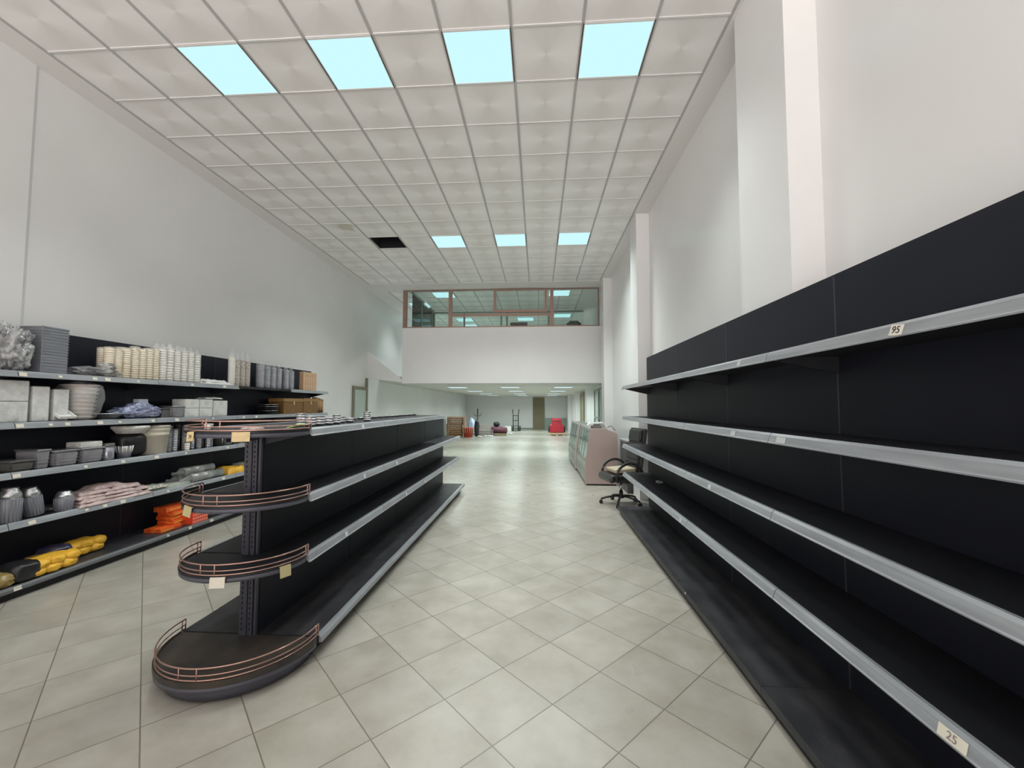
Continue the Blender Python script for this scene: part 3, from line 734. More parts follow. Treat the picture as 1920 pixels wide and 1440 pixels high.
for i, (y, h, rr) in enumerate(cream):
    cup_stack(XC+.045, y, T1, h, rr, M_cream, 'cream paper cup stack on the top shelf, %s of the cream row from the left' % ordn[i], 'cream cup stacks on the top shelf', tiers=1+(i in (2, 6)))
for i, (y, h) in enumerate(((3.86, .30), (4.03, .33), (4.19, .36))):
    cup_stack(XC-.07, y, T1, h, .042, M_cream, 'cream cup stack, %s from the left in the row behind' % ordn[i], 'cream cup stacks on the top shelf')
for i, (y, h) in enumerate(((4.40, .37), (4.49, .38), (4.585, .375), (4.68, .37), (4.775, .375), (4.87, .36))):
    cup_stack(XC+.045, y, T1, h, .044, M_creamw, 'white cup stack in clear wrap, %s from the left in the front row' % ordn[i], 'white cup stacks on the top shelf', tiers=3 if i % 2 else 2, tip=.01)
for i, (y, h) in enumerate(((4.44, .385), (4.60, .39), (4.76, .385))):
    cup_stack(XC-.07, y, T1, h, .045, M_creamw, 'white cup stack in clear wrap, %s from the left in the rear row' % ordn[i], 'white cup stacks on the top shelf', tip=.01)
single(MB().sheet(-.12, .12, -.25, .25, 0, .035, 3, .02).sheet(-.1, .1, -.22, .16, .03, .03, 5, .02), 'napkin_pack', M_white, (XC+.01, 5.17, T1), 'flat white packs lying on the top shelf between the cup stacks', 'pack')
pc = [(5.46, M_creamw, .40), (5.55, M_lines, .37), (5.655, M_lines, .37), (5.755, M_lines, .365)]
for i, (y, m, h) in enumerate(pc):
    cup_stack(XC+.05, y, T1, h, .044, m, ('plain white cup stack beside the three printed cup stacks' if i == 0 else 'brown printed cup stack in a peaked clear bag, %s from the left' % ordn[i-1]), 'printed cup stacks on the top shelf', n=18, tip=.05)
for i in range(6):
    y = 6.05+i*.145+(.05 if i > 3 else 0)
    cup_stack(XC+.05, y, T1, .35-.008*i, .055, mat('clear_cups', (.34, .36, .42), .15, spec=.8, noise_amt=.3, noise_scale=20), 'clear plastic cup stack on the top shelf, %s of the clear ones from the left' % ordn[i], 'clear cup stacks on the top shelf', n=16, tip=.02)
for i in range(6):
    single(MB().box(-.04, .04, -.034, .034, 0, .335, .008).box(-.042, .042, -.036, .036, .30, .312), 'stick_bundle', M_tan, (XC+.06, 7.17+i*.075, T1), 'tan wooden stick bundle on the top shelf at its far end, %s from the left' % ordn[i], 'bundle', 'tan stick bundles on the top shelf')

# second shelf
def foam_pack(x, y, z, sx, sy, sz, label, tiers=1, m=M_foam, name='foam_box_pack', rz=0):
    r = item(name, (x, y, z), label, 'pack', 'wrapped white foam packs', rz)
    b = MB()
    for t in range(tiers):
        b.xbox(Matrix.Translation((0, 0, sz*(t+.5)/tiers)), sx*.97, sy*.97, sz/tiers*.97, .008)
    b.build('foam_boxes', m, r)
    b = MB(); b.xbox(Matrix.Translation((0, 0, sz/2+.002)), sx, sy, sz, .012); b.build('clear_wrap', M_wrap, r)
    return r
foam_pack(XC, 3.05, T2, .22, .20, .34, 'wrapped white foam box pack at the left edge of the second shelf', 2)
foam_pack(XC+.01, 3.235, T2, .20, .12, .30, 'wrapped white foam box pack, second from the left on the second shelf', 1)
foam_pack(XC+.01, 3.385, T2, .20, .115, .28, 'wrapped white foam box pack standing beside the bowl stack', 1)
r = item('foam_tray', (XC+.105, 3.40, T2+.004), 'small open white foam tray leaning at the shelf front under the top shelf', 'tray', rz=0)
b = MB(); mt = Matrix.Rotation(R(32), 4, 'Y') @ Matrix.Translation((0, 0, .01))
b.xbox(mt, .09, .12, .006); 
for (dx, dy, sx, sy) in ((.045, 0, .008, .13), (-.045, 0, .008, .13), (0, .062, .09, .008), (0, -.062, .09, .008)): b.xbox(mt @ Matrix.Translation((dx, dy, .012)), sx, sy, .026, .003)
b.build('tray_body', M_white, r); r.location.z += .035
r = item('bowl_stack', (XC+.02, 3.60, T2), 'tall stack of paper bowls in a clear bag on the second shelf', 'bowl stack')
b = MB(); n = 9; pr = []
for i in range(n):
    z = i*.037; q = .095+.045*i/n; pr += [(q*.82, z+.001), (q*.95, z+.026), (q*1.02, z+.028), (q*1.02, z+.033), (q*.9, z+.035)]
b.lathe(pr+[(0, .335)], 26); b.build('bowls', M_bowl, r)
b = MB(); b.blob(0, 0, 0, .125, .135, .178, 12, .10, 3, 3, top=1.2); b.build('clear_bag', M_wrap, r)
single(MB().lathe([(.08, 0), (.085, .004), (.13, .055), (.145, .058), (.145, .062), (.128, .060), (.08, .008), (0, .008)], 30), 'foil_bowl', M_silver, (XC+.03, 3.83, T2), 'shallow aluminium foil bowl between the bowl stack and the blue bag', 'bowl')
r = item('blue_bag', (XC+.02, 4.16, T2), 'bluish clear bag bulging around small goods on the second shelf', 'bag')
b = MB(); b.blob(0, 0, 0, .13, .24, .07, 21, .3, 3, 2.2).blob(.01, .0, .05, .09, .13, .06, 4, .3, 3, 2.2); b.build('bag_body', M_bluebag, r)
b = MB(); b.box(.0, .07, -.05, .05, .10, .205, .004); b.build('pale_box', mat('pale_blue_box', (.42, .46, .56), .4), r)
single(MB().xbox(Matrix.Translation((0, 0, .05)), .18, .13, .10, .01).xbox(Matrix.Translation((0, 0, .104)), .20, .15, .01, .003), 'food_container', M_smoke, (XC, 4.44, T2), 'dark lidded container beside the blue bag on the second shelf', 'container')
def lidded_box(x, y, z, sx, sy, sz, m, lidm, label, group, rz=0):
    r = item('food_container', (x, y, z), label, 'container', group, rz)
    b = MB(); b.prism([(-sx*.44, -sy*.44), (sx*.44, -sy*.44), (sx*.44, sy*.44), (-sx*.44, sy*.44)], 0, sz*.25, 'Z')
    b = MB(); t = bmesh.new(); bmesh.ops.create_cube(t, size=1)
    for v in t.verts:
        k = .9 if v.co.z < 0 else 1.; v.co = Vector((v.co.x*sx*k, v.co.y*sy*k, (v.co.z+.5)*sz))
    bmesh.ops.bevel(t, geom=list(t.edges), offset=min(sx, sy)*.08, segments=2, affect='EDGES'); t.verts.index_update(); b.add(t)
    for k in range(3): b.box(-sx*.5*.97, sx*.5*.97, -sy*.5*.97, sy*.5*.97, sz*(.3+.2*k), sz*(.3+.2*k)+.003)
    b.build('container_body', m, r)
    b = MB(); b.xbox(Matrix.Translation((0, 0, sz+.004)), sx*1.06, sy*1.06, .012, .004); b.build('rim', lidm, r)
    return r
lidded_box(XC+.05, 4.56, T2, .15, .17, .125, M_graypl, M_silver, 'clear plastic box standing left of the crinkled white foam packs', 'plastic food containers')
foam_pack(XC+.04, 4.745, T2, .18, .20, .215, 'crinkled white foam pack, left one of the pair on the second shelf', 2)
foam_pack(XC+.04, 4.955, T2, .18, .20, .215, 'crinkled white foam pack in the middle of three on the second shelf', 2)
foam_pack(XC+.04, 5.19, T2, .18, .24, .205, 'crinkled white foam pack, right one next to the empty black gap', 1)
single(MB().sheet(-.08, .08, -.14, .12, 0, .02, 9, .01), 'foam_sheet', M_foam, (XC+.03, 5.12, T2+.223), 'thin white foam lid lying on top of the white foam packs', 'lid')
r = item('tray_stack', (XC+.03, 6.30, T2), 'stack of black round trays beside the brown boxes', 'tray stack')
b = MB()
for i in range(5): b.lathe([(.11, i*.032), (.135, i*.032+.022), (.14, i*.032+.024), (.14, i*.032+.028), (.12, i*.032+.028)], 24)
b.build('trays', M_black2, r)
b = MB()
for i in (1, 3, 4): b.lathe([(.1405, i*.032+.0235), (.142, i*.032+.025), (.142, i*.032+.028), (.1405, i*.032+.0285)], 24)
b.build('shiny_rims', M_silver, r)
def wick_box(y, sy, h, label, hasp=True, sx=.26):
    r = item('brown_box', (XC+.02, y, T2), label, 'box', 'brown boxes on the second shelf')
    b = MB(); b.xbox(Matrix.Translation((0, 0, h*.38)), sx, sy, h*.76, .006); b.build('box_body', M_wicker, r)
    b = MB(); b.xbox(Matrix.Translation((0, 0, h*.885)), sx+.01, sy+.008, h*.22, .006); b.build('lid', M_kraft if not hasp else mat('brown_lid', (.30, .17, .06), .5, noise_amt=.3, noise_scale=30), r)
    b = MB(); b.box(sx/2+.001, sx/2+.008, -.015, .015, h*.6, h*.82); b.build('clasp', M_tan, r)
    return r
wick_box(6.78, .55, .26, 'brown woven lidded box, left one of the two beside the black trays')
wick_box(7.31, .48, .27, 'brown woven lidded box, right one of the two beside the tan sticks')
for i in range(4):
    single(MB().cyl((0, 0, 0), (0, 0, .30-.012*i), .036, .038, 14).cyl((0, 0, .27-.012*i), (0, 0, .282-.012*i), .041, .041, 14), 'kraft_cup_stack', M_kraft, (XC+.05, 7.60+i*.085, T2), 'reddish brown tube at the far end of the second shelf, %s from the left' % ordn[i], 'cup stack', 'brown tubes on the second shelf')

# third shelf
lidded_box(XC+.03, 3.12, T3, .2, .16, .08, M_smoke, M_smoke, 'low smoky container at the left edge of the third shelf', 'plastic food containers')
lidded_box(XC, 3.28, T3, .20, .10, .15, M_graypl, M_silver, 'narrow grey container, tallest on the left of the third shelf', 'plastic food containers')
lidded_box(XC+.04, 3.44, T3, .17, .19, .13, M_graypl, M_graypl, 'wide grey container left of the one with the pale lid on the third shelf', 'plastic food containers')
lidded_box(XC+.04, 3.655, T3, .16, .20, .13, M_graypl, M_silver, 'grey container carrying a pale box on the third shelf', 'plastic food containers')
single(MB().xbox(Matrix.Translation((0, 0, .026)), .15, .19, .052, .008), 'pale_box', M_foam, (XC+.035, 3.65, T3+.142), 'pale flat box lying on a grey container on the third shelf', 'box')
r = item('plastic_jar', (XC+.07, 3.83, T3), 'shiny round plastic jar between the grey containers and the ribbed basket', 'jar')
b = MB(); b.lathe([(.045, 0), (.05, .01), (.05, .11), (.042, .125), (.042, .13)], 22); b.build('jar_body', M_steel, r)
b = MB(); b.lathe([(.05, .128), (.052, .131), (.052, .16), (.046, .164)], 22); b.build('lid', M_smoke, r)
r = item('ribbed_basket', (XC+.06, 4.0, T3), 'small dark ribbed basket under the pale tray on the third shelf', 'basket')
b = MB(); b.lathe([(.055, 0), (.07, .12), (.066, .12), (.05, .01), (0, .01)], 24)
b.build('basket_body', M_ribgrey, r)
b = MB()
for k in range(14):
    a = 2*PI*k/14; b.cyl((.064*math.cos(a), .064*math.sin(a), .06), (.0725*math.cos(a), .0725*math.sin(a), .122), .004, None, 6)
b.build('pale_ribs', M_creamw, r)
single(MB().blob(0, 0, 0, .10, .15, .12, 3, .03, 2, 4), 'dark_pack', M_black2, (XC-.02, 4.12, T3), 'dark bulky pack under the pale round tray stack', 'pack')
single(MB().lathe([(.11, 0), (.15, .05), (.155, .055), (.155, .075), (.10, .082), (0, .083)], 30), 'foam_plate_stack', M_foam, (XC+.02, 4.10, T3+.242-.10+.10), 'pale round plate stack resting on the dark pack', 'plate stack')
r = item('bucket_stack', (XC+.02, 4.36, T3), 'large cream bucket stack on the third shelf left of the dark cups', 'bucket stack')
b = MB(); b.lathe([(.115, 0), (.12, .004), (.135, .20), (.142, .202), (.142, .225), (.137, .228), (.142, .25), (.145, .252), (.145, .29), (.13, .295)], 30); b.build('buckets', mat('cream_bucket', (.56, .53, .44), .45), r)
b = MB(); b.lathe([(.148, .288), (.15, .30), (.148, .312), (.06, .32), (0, .32)], 30); b.build('lid', mat('cream_lid', (.46, .43, .36), .5), r)
dc = [(4.555, .285, .034, M_graypl), (4.60, .25, .032, M_steel), (4.665, .29, .03, M_black2), (4.735, .285, .03, M_graypl), (4.72, .09, .03, M_creamw), (4.80, .23, .028, M_black2), (4.875, .20, .034, M_steel), (4.945, .19, .034, M_graypl), (5.02, .22, .032, M_black2), (5.09, .19, .034, M_steel), (5.165, .18, .034, M_graypl)]
dl = ['dark tall', 'bright steel tall', 'thin black', 'grey pale-topped', 'short white', 'slim black', 'bright steel, right of the short white one', 'grey, right of the bright steel', 'black, under the rounded gondola shelf', 'steel, behind the yellow card', 'last grey']
for i, (y, h, rr, m) in enumerate(dc):
    r = item('cup_stack', (XC+(.10 if h < .1 else .05 if i % 2 else .02), y, T3), ('%s cup stack on the third shelf' % dl[i] if ',' not in dl[i] else 'cup stack on the third shelf: '+dl[i]), 'cup stack', 'dark and steel cup stacks on the third shelf')
    b = MB(); b.lathe(stack_profile(rr*.9, rr, h, max(3, int(h/.02))), 16); b.build('cups', m, r)
    b = MB(); b.lathe([(rr*1.03, h), (rr*1.05, h+.004), (rr*.9, h+.014), (0, h+.016)], 16); b.build('lid', M_silver if i % 3 == 0 else M_smoke, r)
single(MB().tube([(0, 0, 0), (.01, .01, .08), (.01, -.005, .15), (0, -.03, .17)], .008), 'ladle_handle', M_chrome, (XC+.09, 5.27, T3+.0), 'curved chrome handle standing at the front of the third shelf', 'utensil')
lidded_box(XC+.02, 5.39, T3, .18, .15, .15, M_smoke, M_smoke, 'dark square container right of the chrome handle on the third shelf', 'plastic food containers')
lidded_box(XC+.03, 5.56, T3, .16, .14, .13, M_graypl, M_foam, 'pale grey container behind the yellow cards on the third shelf', 'plastic food containers')
lidded_box(XC+.10, 5.62, T3, .10, .16, .05, M_dado, M_dado, 'low greenish container at the third shelf front near the gondola post', 'plastic food containers')

# fourth shelf
def canister(x, y, h, rad, label, lean=0, lean_ax='X'):
    r = item('canister', (x, y, T4), label, 'canister', 'silver topped canisters on the fourth shelf')
    mt = Matrix.Translation((0, 0, abs(math.sin(lean))*rad)) @ Matrix.Rotation(lean, 4, lean_ax)
    b = MB(); p = [(rad, 0)]
    b.lathe([(rad*.96, 0), (rad, .006), (rad, h*.66), (rad*.96, h*.70)], 28, mtx=mt)
    for k in range(20):
        a = 2*PI*k/20; b.cyl(mt @ Vector((rad*math.cos(a), rad*math.sin(a), .01)), mt @ Vector((rad*math.cos(a), rad*math.sin(a), h*.66)), .003, None, 5)
    b.build('ribbed_body', M_ribgrey, r)
    b = MB(); b.lathe([(rad*.96, h*.70), (rad*.92, h*.80), (rad*.78, h*.90), (rad*.70, h*.93), (rad*.70, h), (rad*.5, h+.004), (0, h+.004)], 28, mtx=mt); b.build('silver_top', M_silver, r)
    return r
canister(XC+.06, 3.10, .27, .068, 'ribbed grey canister at the left edge of the fourth shelf')
canister(XC+.04, 3.28, .235, .064, 'tilted ribbed grey canister, middle one of the three', R(10))
canister(XC+.07, 3.475, .165, .062, 'short shiny canister next to the pinkish paper bags')
single(MB().lathe([(0, 0), (.10, .0), (.11, .006), (.11, .03), (.10, .034), (0, .034)], 26), 'round_lid_stack', M_smoke, (XC-.06, 3.50, T4), 'dark round lids lying behind the short canister', 'lid')
k = 0
for (y0, y1, z, x0, x1) in ((-.34, -.05, 0, -.11, .14), (-.10, .20, 0, -.12, .13), (.15, .37, 0, -.10, .14), (-.32, .0, .032, -.10, .12), (-.04, .28, .032, -.11, .12), (-.33, -.08, .064, -.10, .10), (-.10, .20, .064, -.11, .11), (.10, .36, .05, -.09, .11), (-.30, -.02, .096, -.10, .09), (-.02, .26, .096, -.10, .10), (-.18, .12, .128, -.09, .08)):
    k += 1
    lab = ['lowest', 'bottom middle', 'bottom right', 'second layer left', 'second layer right', 'third layer left', 'third layer right', 'right-hand upper', 'fourth layer left', 'fourth layer right', 'topmost'][k-1]
    single(MB().sheet(x0, x1, y0, y1, 0, .032, k, .012), 'paper_bag_pack', M_pink, (XC+.02, 3.88, T4+z), 'crinkled pinkish paper pack, %s of the pile on the fourth shelf' % lab, 'pack', 'pinkish paper packs')
single(MB().box(-.11, .12, -.30, .30, 0, .012).box(-.11, .11, -.29, .28, .013, .028), 'green_sheet_stack', M_green, (XC+.0, 4.52, T4), 'greenish white flat sheets right of the pinkish packs', 'sheets')
single(MB().sheet(-.08, .1, -.12, .12, 0, .03, 33, .02), 'small_label_pack', M_pattern, (XC+.05, 4.33, T4+.0295), 'small patterned pack lying on the greenish sheets', 'pack')
def film_roll(x, y, z, L, rad, label):
    r = item('film_roll', (x, y, z), label, 'roll', 'rolls in clear film on the fourth shelf')
    b = MB(); b.cyl((0, -L/2, rad), (0, L/2, rad), rad, rad*.97, 20); b.cyl((0, L/2, rad), (0, L/2+.01, rad), rad*.5, None, 16); b.build('roll_body', M_roll, r)
    b = MB(); b.lathe([(rad*.95, 0), (rad*.5, .05), (rad*.15, .09), (rad*.4, .12)], 14, mtx=Matrix.Translation((0, -L/2, rad)) @ Matrix.Rotation(R(90), 4, 'X')); b.build('twisted_end', M_wrap, r)
    return r
film_roll(XC+.10, 5.02, T4, .50, .052, 'long clear film roll lying at the fourth shelf front')
film_roll(XC-.03, 4.98, T4, .50, .052, 'clear film roll lying behind the front film roll')
film_roll(XC+.035, 4.96, T4+.083, .46, .05, 'clear film roll lying on top of the two other rolls')
b = MB(); b.sheet(-.10, .12, -.17, .17, 0, .085, 14, .03); single(b, 'yellow_pack', M_yellow, (XC+.01, 5.53, T4), 'yellow orange pack on the fourth shelf beside the film rolls', 'pack')
r = single(MB().box(-.1, .11, -.11, .12, 0, .10, .003), 'patterned_box', M_pattern, (XC+.01, 5.83, T4), 'pale patterned box at the gondola post on the fourth shelf', 'box')

# bottom shelf
def sponge_pack(x, y, rz, label, sx=.10, sy=.26, h=.15):
    r = item('sponge_pack', (x, y, T5), label, 'pack', 'yellow packs with dark wrappers', rz)
    b = MB(); b.blob(-sx*.1, .07, 0, sx*.85, sy*.70, h/2*.92, int(y*10), .10, 3.5, 3.6)
    for j in range(3):
        for k in range(2): b.blob(sx*.40, -.05+j*.115+k*.03, .003+k*h*.36, sx*.60, .075-.01*k, h*.27, j+7*k, .16, 2.6, 2.4, 3)
    b.build('yellow_contents', M_yellow, r)
    b = MB(); b.blob(0, -sy*.45, 0, sx*1.02, sy*.38, h/2*1.02, 4, .07, 2.5, 3.6); b.build('dark_wrapper', M_black2 if sx > .105 else M_navy, r)
    b = MB(); b.blob(0, -sy*.95, 0, sx*.9, sy*.25, h/2*.72, 7, .10, 2.5, 3); b.build('ochre_end', mat('ochre_wrap', (.42, .30, .10), .35, noise_amt=.4, noise_scale=9), r)
    return r
sponge_pack(XC+.13, 3.25, R(0), 'yellow pack in a black wrapper at the left end of the bottom shelf', sx=.108)
sponge_pack(XC-.04, 3.63, R(0), 'yellow pack with a navy blue band, behind the other one on the bottom shelf')
def red_pack(x, y, z, sx, sy, sz, label, rz=0, dots=False):
    r = item('red_box', (x, y, z), label, 'box', 'red boxes on the bottom shelf', rz)
    b = MB(); b.xbox(Matrix.Translation((0, 0, sz/2)), sx, sy, sz, .003)
    if dots:
        b.mi = 1
        for i in range(7):
            for j in range(4):
                yy = -sy*.42+i*sy*.14; zz = sz*(.14+.24*j); b.cyl((sx/2+.0002, yy, zz), (sx/2+.0015, yy, zz), .012, None, 10)
        b.build('box_body', [M_reddots, M_dots], r)
    else:
        b.build('box_body', M_red, r)
        b = MB(); b.box(sx/2+.0002, sx/2+.0012, -sy*.4, sy*.1, sz*.3, sz*.6); b.build('pale_print', mat('orange_print', (.85, .38, .06), .4), r)
    return r
red_pack(XC+.05, 4.50, T5, .20, .26, .042, 'flat red box sticking out at the left foot of the red pile')
hh = .045
for i in range(4): red_pack(XC+.02+(.01 if i % 2 else -.006), 4.645, T5+(hh+.002)*i, .19, .20, hh-.002, 'red box with orange print, %s in the stack of four' % ['lowest', 'second from the bottom', 'third from the bottom', 'topmost'][i], R((-3, 2, -1, 3)[i]))
red_pack(XC+.10, 4.83, T5, .22, .23, .168, 'red box with rows of pale dots at the right of the red pile', 0, True)
red_pack(XC+.02, 4.66, T5+.190, .17, .32, .055, 'long red box with an orange stripe lying across the pile', R(-6))
single(MB().blob(0, 0, 0, .06, .055, .032, 9, .15, 3, 2.5), 'dark_pouch', M_smoke, (XC+.10, 4.88, T5+.171), 'small dark pouch lying on the dotted red box', 'pouch')
b = MB(); b.blob(0, -.12, 0, .08, .14, .05, 3, .3, 3, 2.4); single(b, 'plastic_bag', M_bag, (XC+.08, 5.28, T5), 'crumpled clear bag right of the dotted red box on the bottom shelf', 'bag')
b = MB(); b.blob(0, 0, 0, .10, .18, .045, 6, .3, 3, 2.4); single(b, 'plastic_bag', M_bag, (XC+.08, 5.50, T5), 'crumpled clear bag nearest the gondola post on the bottom shelf', 'bag')

# ================================================================== GOODS ON THE GONDOLA TOP
GT = 1.361
def tin(x, y, n, rad, label, hgt=.0175):
    r = item('foil_tin_stack', (x, y, GT), label, 'tin stack', 'small silver tin stacks on the gondola top')
    b = MB(); p = []
    for i in range(n): z = i*hgt; p += [(rad*.86, z+.0005), (rad*.95, z+hgt*.75), (rad*1.03, z+hgt*.8), (rad*1.03, z+hgt*.98)]
    b.lathe(p+[(rad*.85, n*hgt)], 20); b.build('tins', M_silver, r); return r
tins = [(-1.50, 2.66, 4, .034), (-1.50, 2.78, 4, .034), (-1.50, 2.90, 3, .034), (-1.60, 2.72, 5, .032), (-1.60, 2.84, 4, .032), (-1.52, 3.06, 4, .03), (-1.56, 3.22, 3, .03), (-1.55, 3.34, 2, .034), (-1.60, 3.46, 2, .034), (-1.52, 3.62, 5, .032)]
tl = ['front one nearest the rounded end', 'front one, second from the rounded end', 'low front one, third from the rounded end', 'tall rear one nearest the rounded end', 'rear one, second from the rounded end', 'bright one left of the slim one', 'short slim one', 'very low one before the tall mug-like stack', 'low one just before the tall stack', 'tall lone one before the glass door']
for (x, y, n, rad), l in zip(tins, tl): tin(x, y, n, rad, 'silver foil tin stack on the gondola, '+l)
for i in range(12):
    tin(-1.80, 3.95+i*.18, 1, .038, 'single silver foil dish on the gondola top, %s along the line behind the tall stack' % (ordn+['tenth', 'eleventh', 'last'])[i], .02)
# things on the rounded cap
def cap_item(mb, name, m, x, y, label, cat, rz=0): return single(mb, name, m, (x, y, GT), label, cat, None, rz)
cap_item(MB().lathe([(.02, 0), (.024, .03), (.022, .032), (0, .03)], 16), 'small_cup', M_bowl, -1.93, 2.33, 'tiny pinkish cup near the left guard rail on the rounded top', 'cup')
cap_item(MB().lathe([(.012, 0), (.016, .010), (.014, .024), (0, .028)], 16), 'white_bead', M_white, -1.86, 2.24, 'tiny white knob beside the small pinkish cup', 'knob')
cap_item(MB().sheet(-.04, .04, -.05, .05, 0, .012, 4, .004), 'folded_card', M_pink, -1.68, 2.36, 'folded pinkish card lying on the rounded gondola top', 'card')
b = MB()
for k in range(6): b.sheet(-.012+k*.012, .02+k*.012, -.05, .04, .003+.003*k, .006, k, .01, 6)
cap_item(b, 'green_leaf_scrap', M_leaf, -1.52, 2.50, 'green leafy scrap lying behind the guard rail', 'scrap')

# scrap of plastic on the right shelves
b = MB(); b.blob(0, 0, 0, .035, .05, .016, 5, .5, 4, 2); single(b, 'plastic_scrap', M_wrap, (1.45, 5.15, .573), 'small crumpled clear plastic on a low right-hand shelf', 'scrap')

# ================================================================== OFFICE CHAIR
def office_chair(loc, rz, label, group=None):
    r = empty('office_chair', loc, rz, label, 'chair', group)
    # local: the sitter looks along -x
    b = MB()
    b.lathe([(.045, .095), (.04, .12), (.03, .14), (.03, .20)], 18)
    b.build('hub', M_black2, r)
    for k in range(5):
        a = 2*PI*k/5+.35; c, s_ = math.cos(a), math.sin(a)
        b = MB(); b.tube([(c*.02, s_*.02, .125), (c*.12, s_*.12, .118), (c*.24, s_*.24, .095), (c*.30, s_*.30, .072)], .019, 10, flat=.8); l = b.build('base_leg', M_black2, r)
        b = MB(); t = Vector((-s_, c, 0)); p = Vector((c*.305, s_*.305, .029))
        for d in (-1, 1): b.cyl(p+t*.006*d, p+t*.022*d, .028, None, 16)
        b.cyl(p+Vector((0, 0, .012)), p+Vector((0, 0, .045)), .008); b.build('caster', M_black2, l)
    b = MB(); b.cyl((0, 0, .20), (0, 0, .33), .02); b.build('gas_lift', M_chrome, r)
    b = MB(); b.box(-.10, .10, -.08, .08, .33, .37, .01); b.cyl((.02, -.08, .34), (.02, -.20, .33), .006); b.tube([(.05, .08, .34), (.06, .15, .30), (.05, .17, .22)], .009); b.build('mechanism', M_black2, r)
    b = MB(); b.xbox(Matrix.Translation((-.02, 0, .425)), .50, .50, .10, .045, 4); b.xbox(Matrix.Translation((-.22, 0, .41)) @ Matrix.Rotation(R(-18), 4, 'Y'), .12, .48, .095, .04, 4); b.build('seat', M_leather, r)
    b = MB()
    for f in (): pass
    mt = Matrix.Translation((.26, 0, .82)) @ Matrix.Rotation(R(9), 4, 'Y')
    b.xbox(mt, .07, .46, .68, .034, 4); b.xbox(mt @ Matrix.Translation((-.035, 0, .22)), .07, .38, .18, .034, 4); b.xbox(mt @ Matrix.Translation((-.035, 0, -.02)), .06, .40, .24, .03, 4); b.xbox(mt @ Matrix.Translation((-.035, 0, -.24)), .06, .40, .16, .03, 4)
    b.build('backrest', M_leather, r)
    b = MB(); b.tube([(.03, 0, .35), (.20, 0, .34), (.27, 0, .42), (.29, 0, .56)], .02, flat=2.); b.build('back_support', M_black2, r)
    for s_ in (-1, 1):
        b = MB(); y = .27*s_; pts = []
        for i in range(19):
            a = PI*(1.12-i/18*1.24); pts.append((.02+.21*math.cos(a), y, .45+.20*math.sin(a)))
        b.tube(pts, .016, 10, flat=1.3); b.tube([(-.18, y, .40), (-.16, y*.9, .385), (-.05, y*.7, .375)], .012); b.tube([(.22, y, .43), (.2, y*.85, .39), (.1, y*.6, .38)], .012)
        b.build('armrest', M_black2, r)
    return r
office_chair((1.27, 6.55, 0), R(14), 'black office chair standing at the far end of the right-hand shelves')
b = MB(); b.xbox(Matrix.Translation((0, 0, .035)) @ Matrix.Rotation(R(-3), 4, 'Y'), .40, .36, .06, .022, 3); single(b, 'seat_cushion', M_card, (1.30, 6.56, .492), 'beige cushion lying on the black office chair', 'cushion', None, R(14))

# ================================================================== DISPLAY COUNTERS
def counter(y0, L, dx, label):
    r = empty('display_counter', (.885+dx, y0, 0), 0, label, 'display counter', 'refrigerated display counters along the right wall')
    prof = [(.0, .03), (.0, .40), (.02, .50), (.098, 1.07), (.41, 1.07), (.43, 1.045), (.60, .985), (.612, .95), (.612, .03)]
    for ya, yb in ((0, .035), (L-.035, L)):
        b = MB(); b.prism(prof, ya, yb, 'Y'); b.build('side_panel', M_pinkpanel, r)
    b = MB(); b.prism([(.01, .05), (.01, .38), (.03, .46), (.60, .46), (.60, .05)], .036, L-.036, 'Y'); b.build('cabinet', M_counter, r)
    b = MB()
    for z in (.14, .22, .30): b.box(-.004, .009, .04, L-.04, z, z+.03, .004)
    b.build('bumper_strip', mat('bumper_grey', (.30, .32, .29), .4), r)
    b = MB(); b.box(.03, .58, .04, L-.04, 0, .049); b.build('plinth', M_black2, r)
    b = MB(); b.prism([(.095, 1.03), (.098, 1.068), (.41, 1.068), (.43, 1.045), (.59, .985), (.59, .95), (.42, 1.01), (.40, 1.03)], .036, L-.036, 'Y'); b.build('top', M_counter, r)
    n = 4; w = (L-.08)/n
    q = [(.022, .50), (.100, 1.04), (.108, 1.04), (.030, .50)]
    for i in range(n):
        b = MB(); b.prism(q, .04+w*i+.012, .04+w*(i+1)-.012, 'Y'); b.build('glass_pane', M_fglass, r)
    b = MB()
    for i in range(n+1):
        yy = .04+w*i; b.prism([(.014, .48), (.094, 1.06), (.112, 1.06), (.032, .48)], yy-.011 if 0 < i < n else yy-(.003 if i == 0 else .012), yy+.011 if 0 < i < n else yy+(.012 if i == 0 else .003), 'Y')
    b.prism([(.0, .455), (.012, .50), (.034, .50), (.04, .461)], .036, L-.036, 'Y')
    b.build('glass_frame', M_counterd, r)
    b = MB(); b.box(.10, .56, .04, L-.04, .70, .715); b.build('inner_shelf', M_white, r)
    return r
counter(8.0, 1.90, 0, 'pinkish-sided glass display counter, nearer of the two beside the office chair')
counter(9.92, 1.95, -.03, 'glass display counter, farther of the two behind the pinkish one')
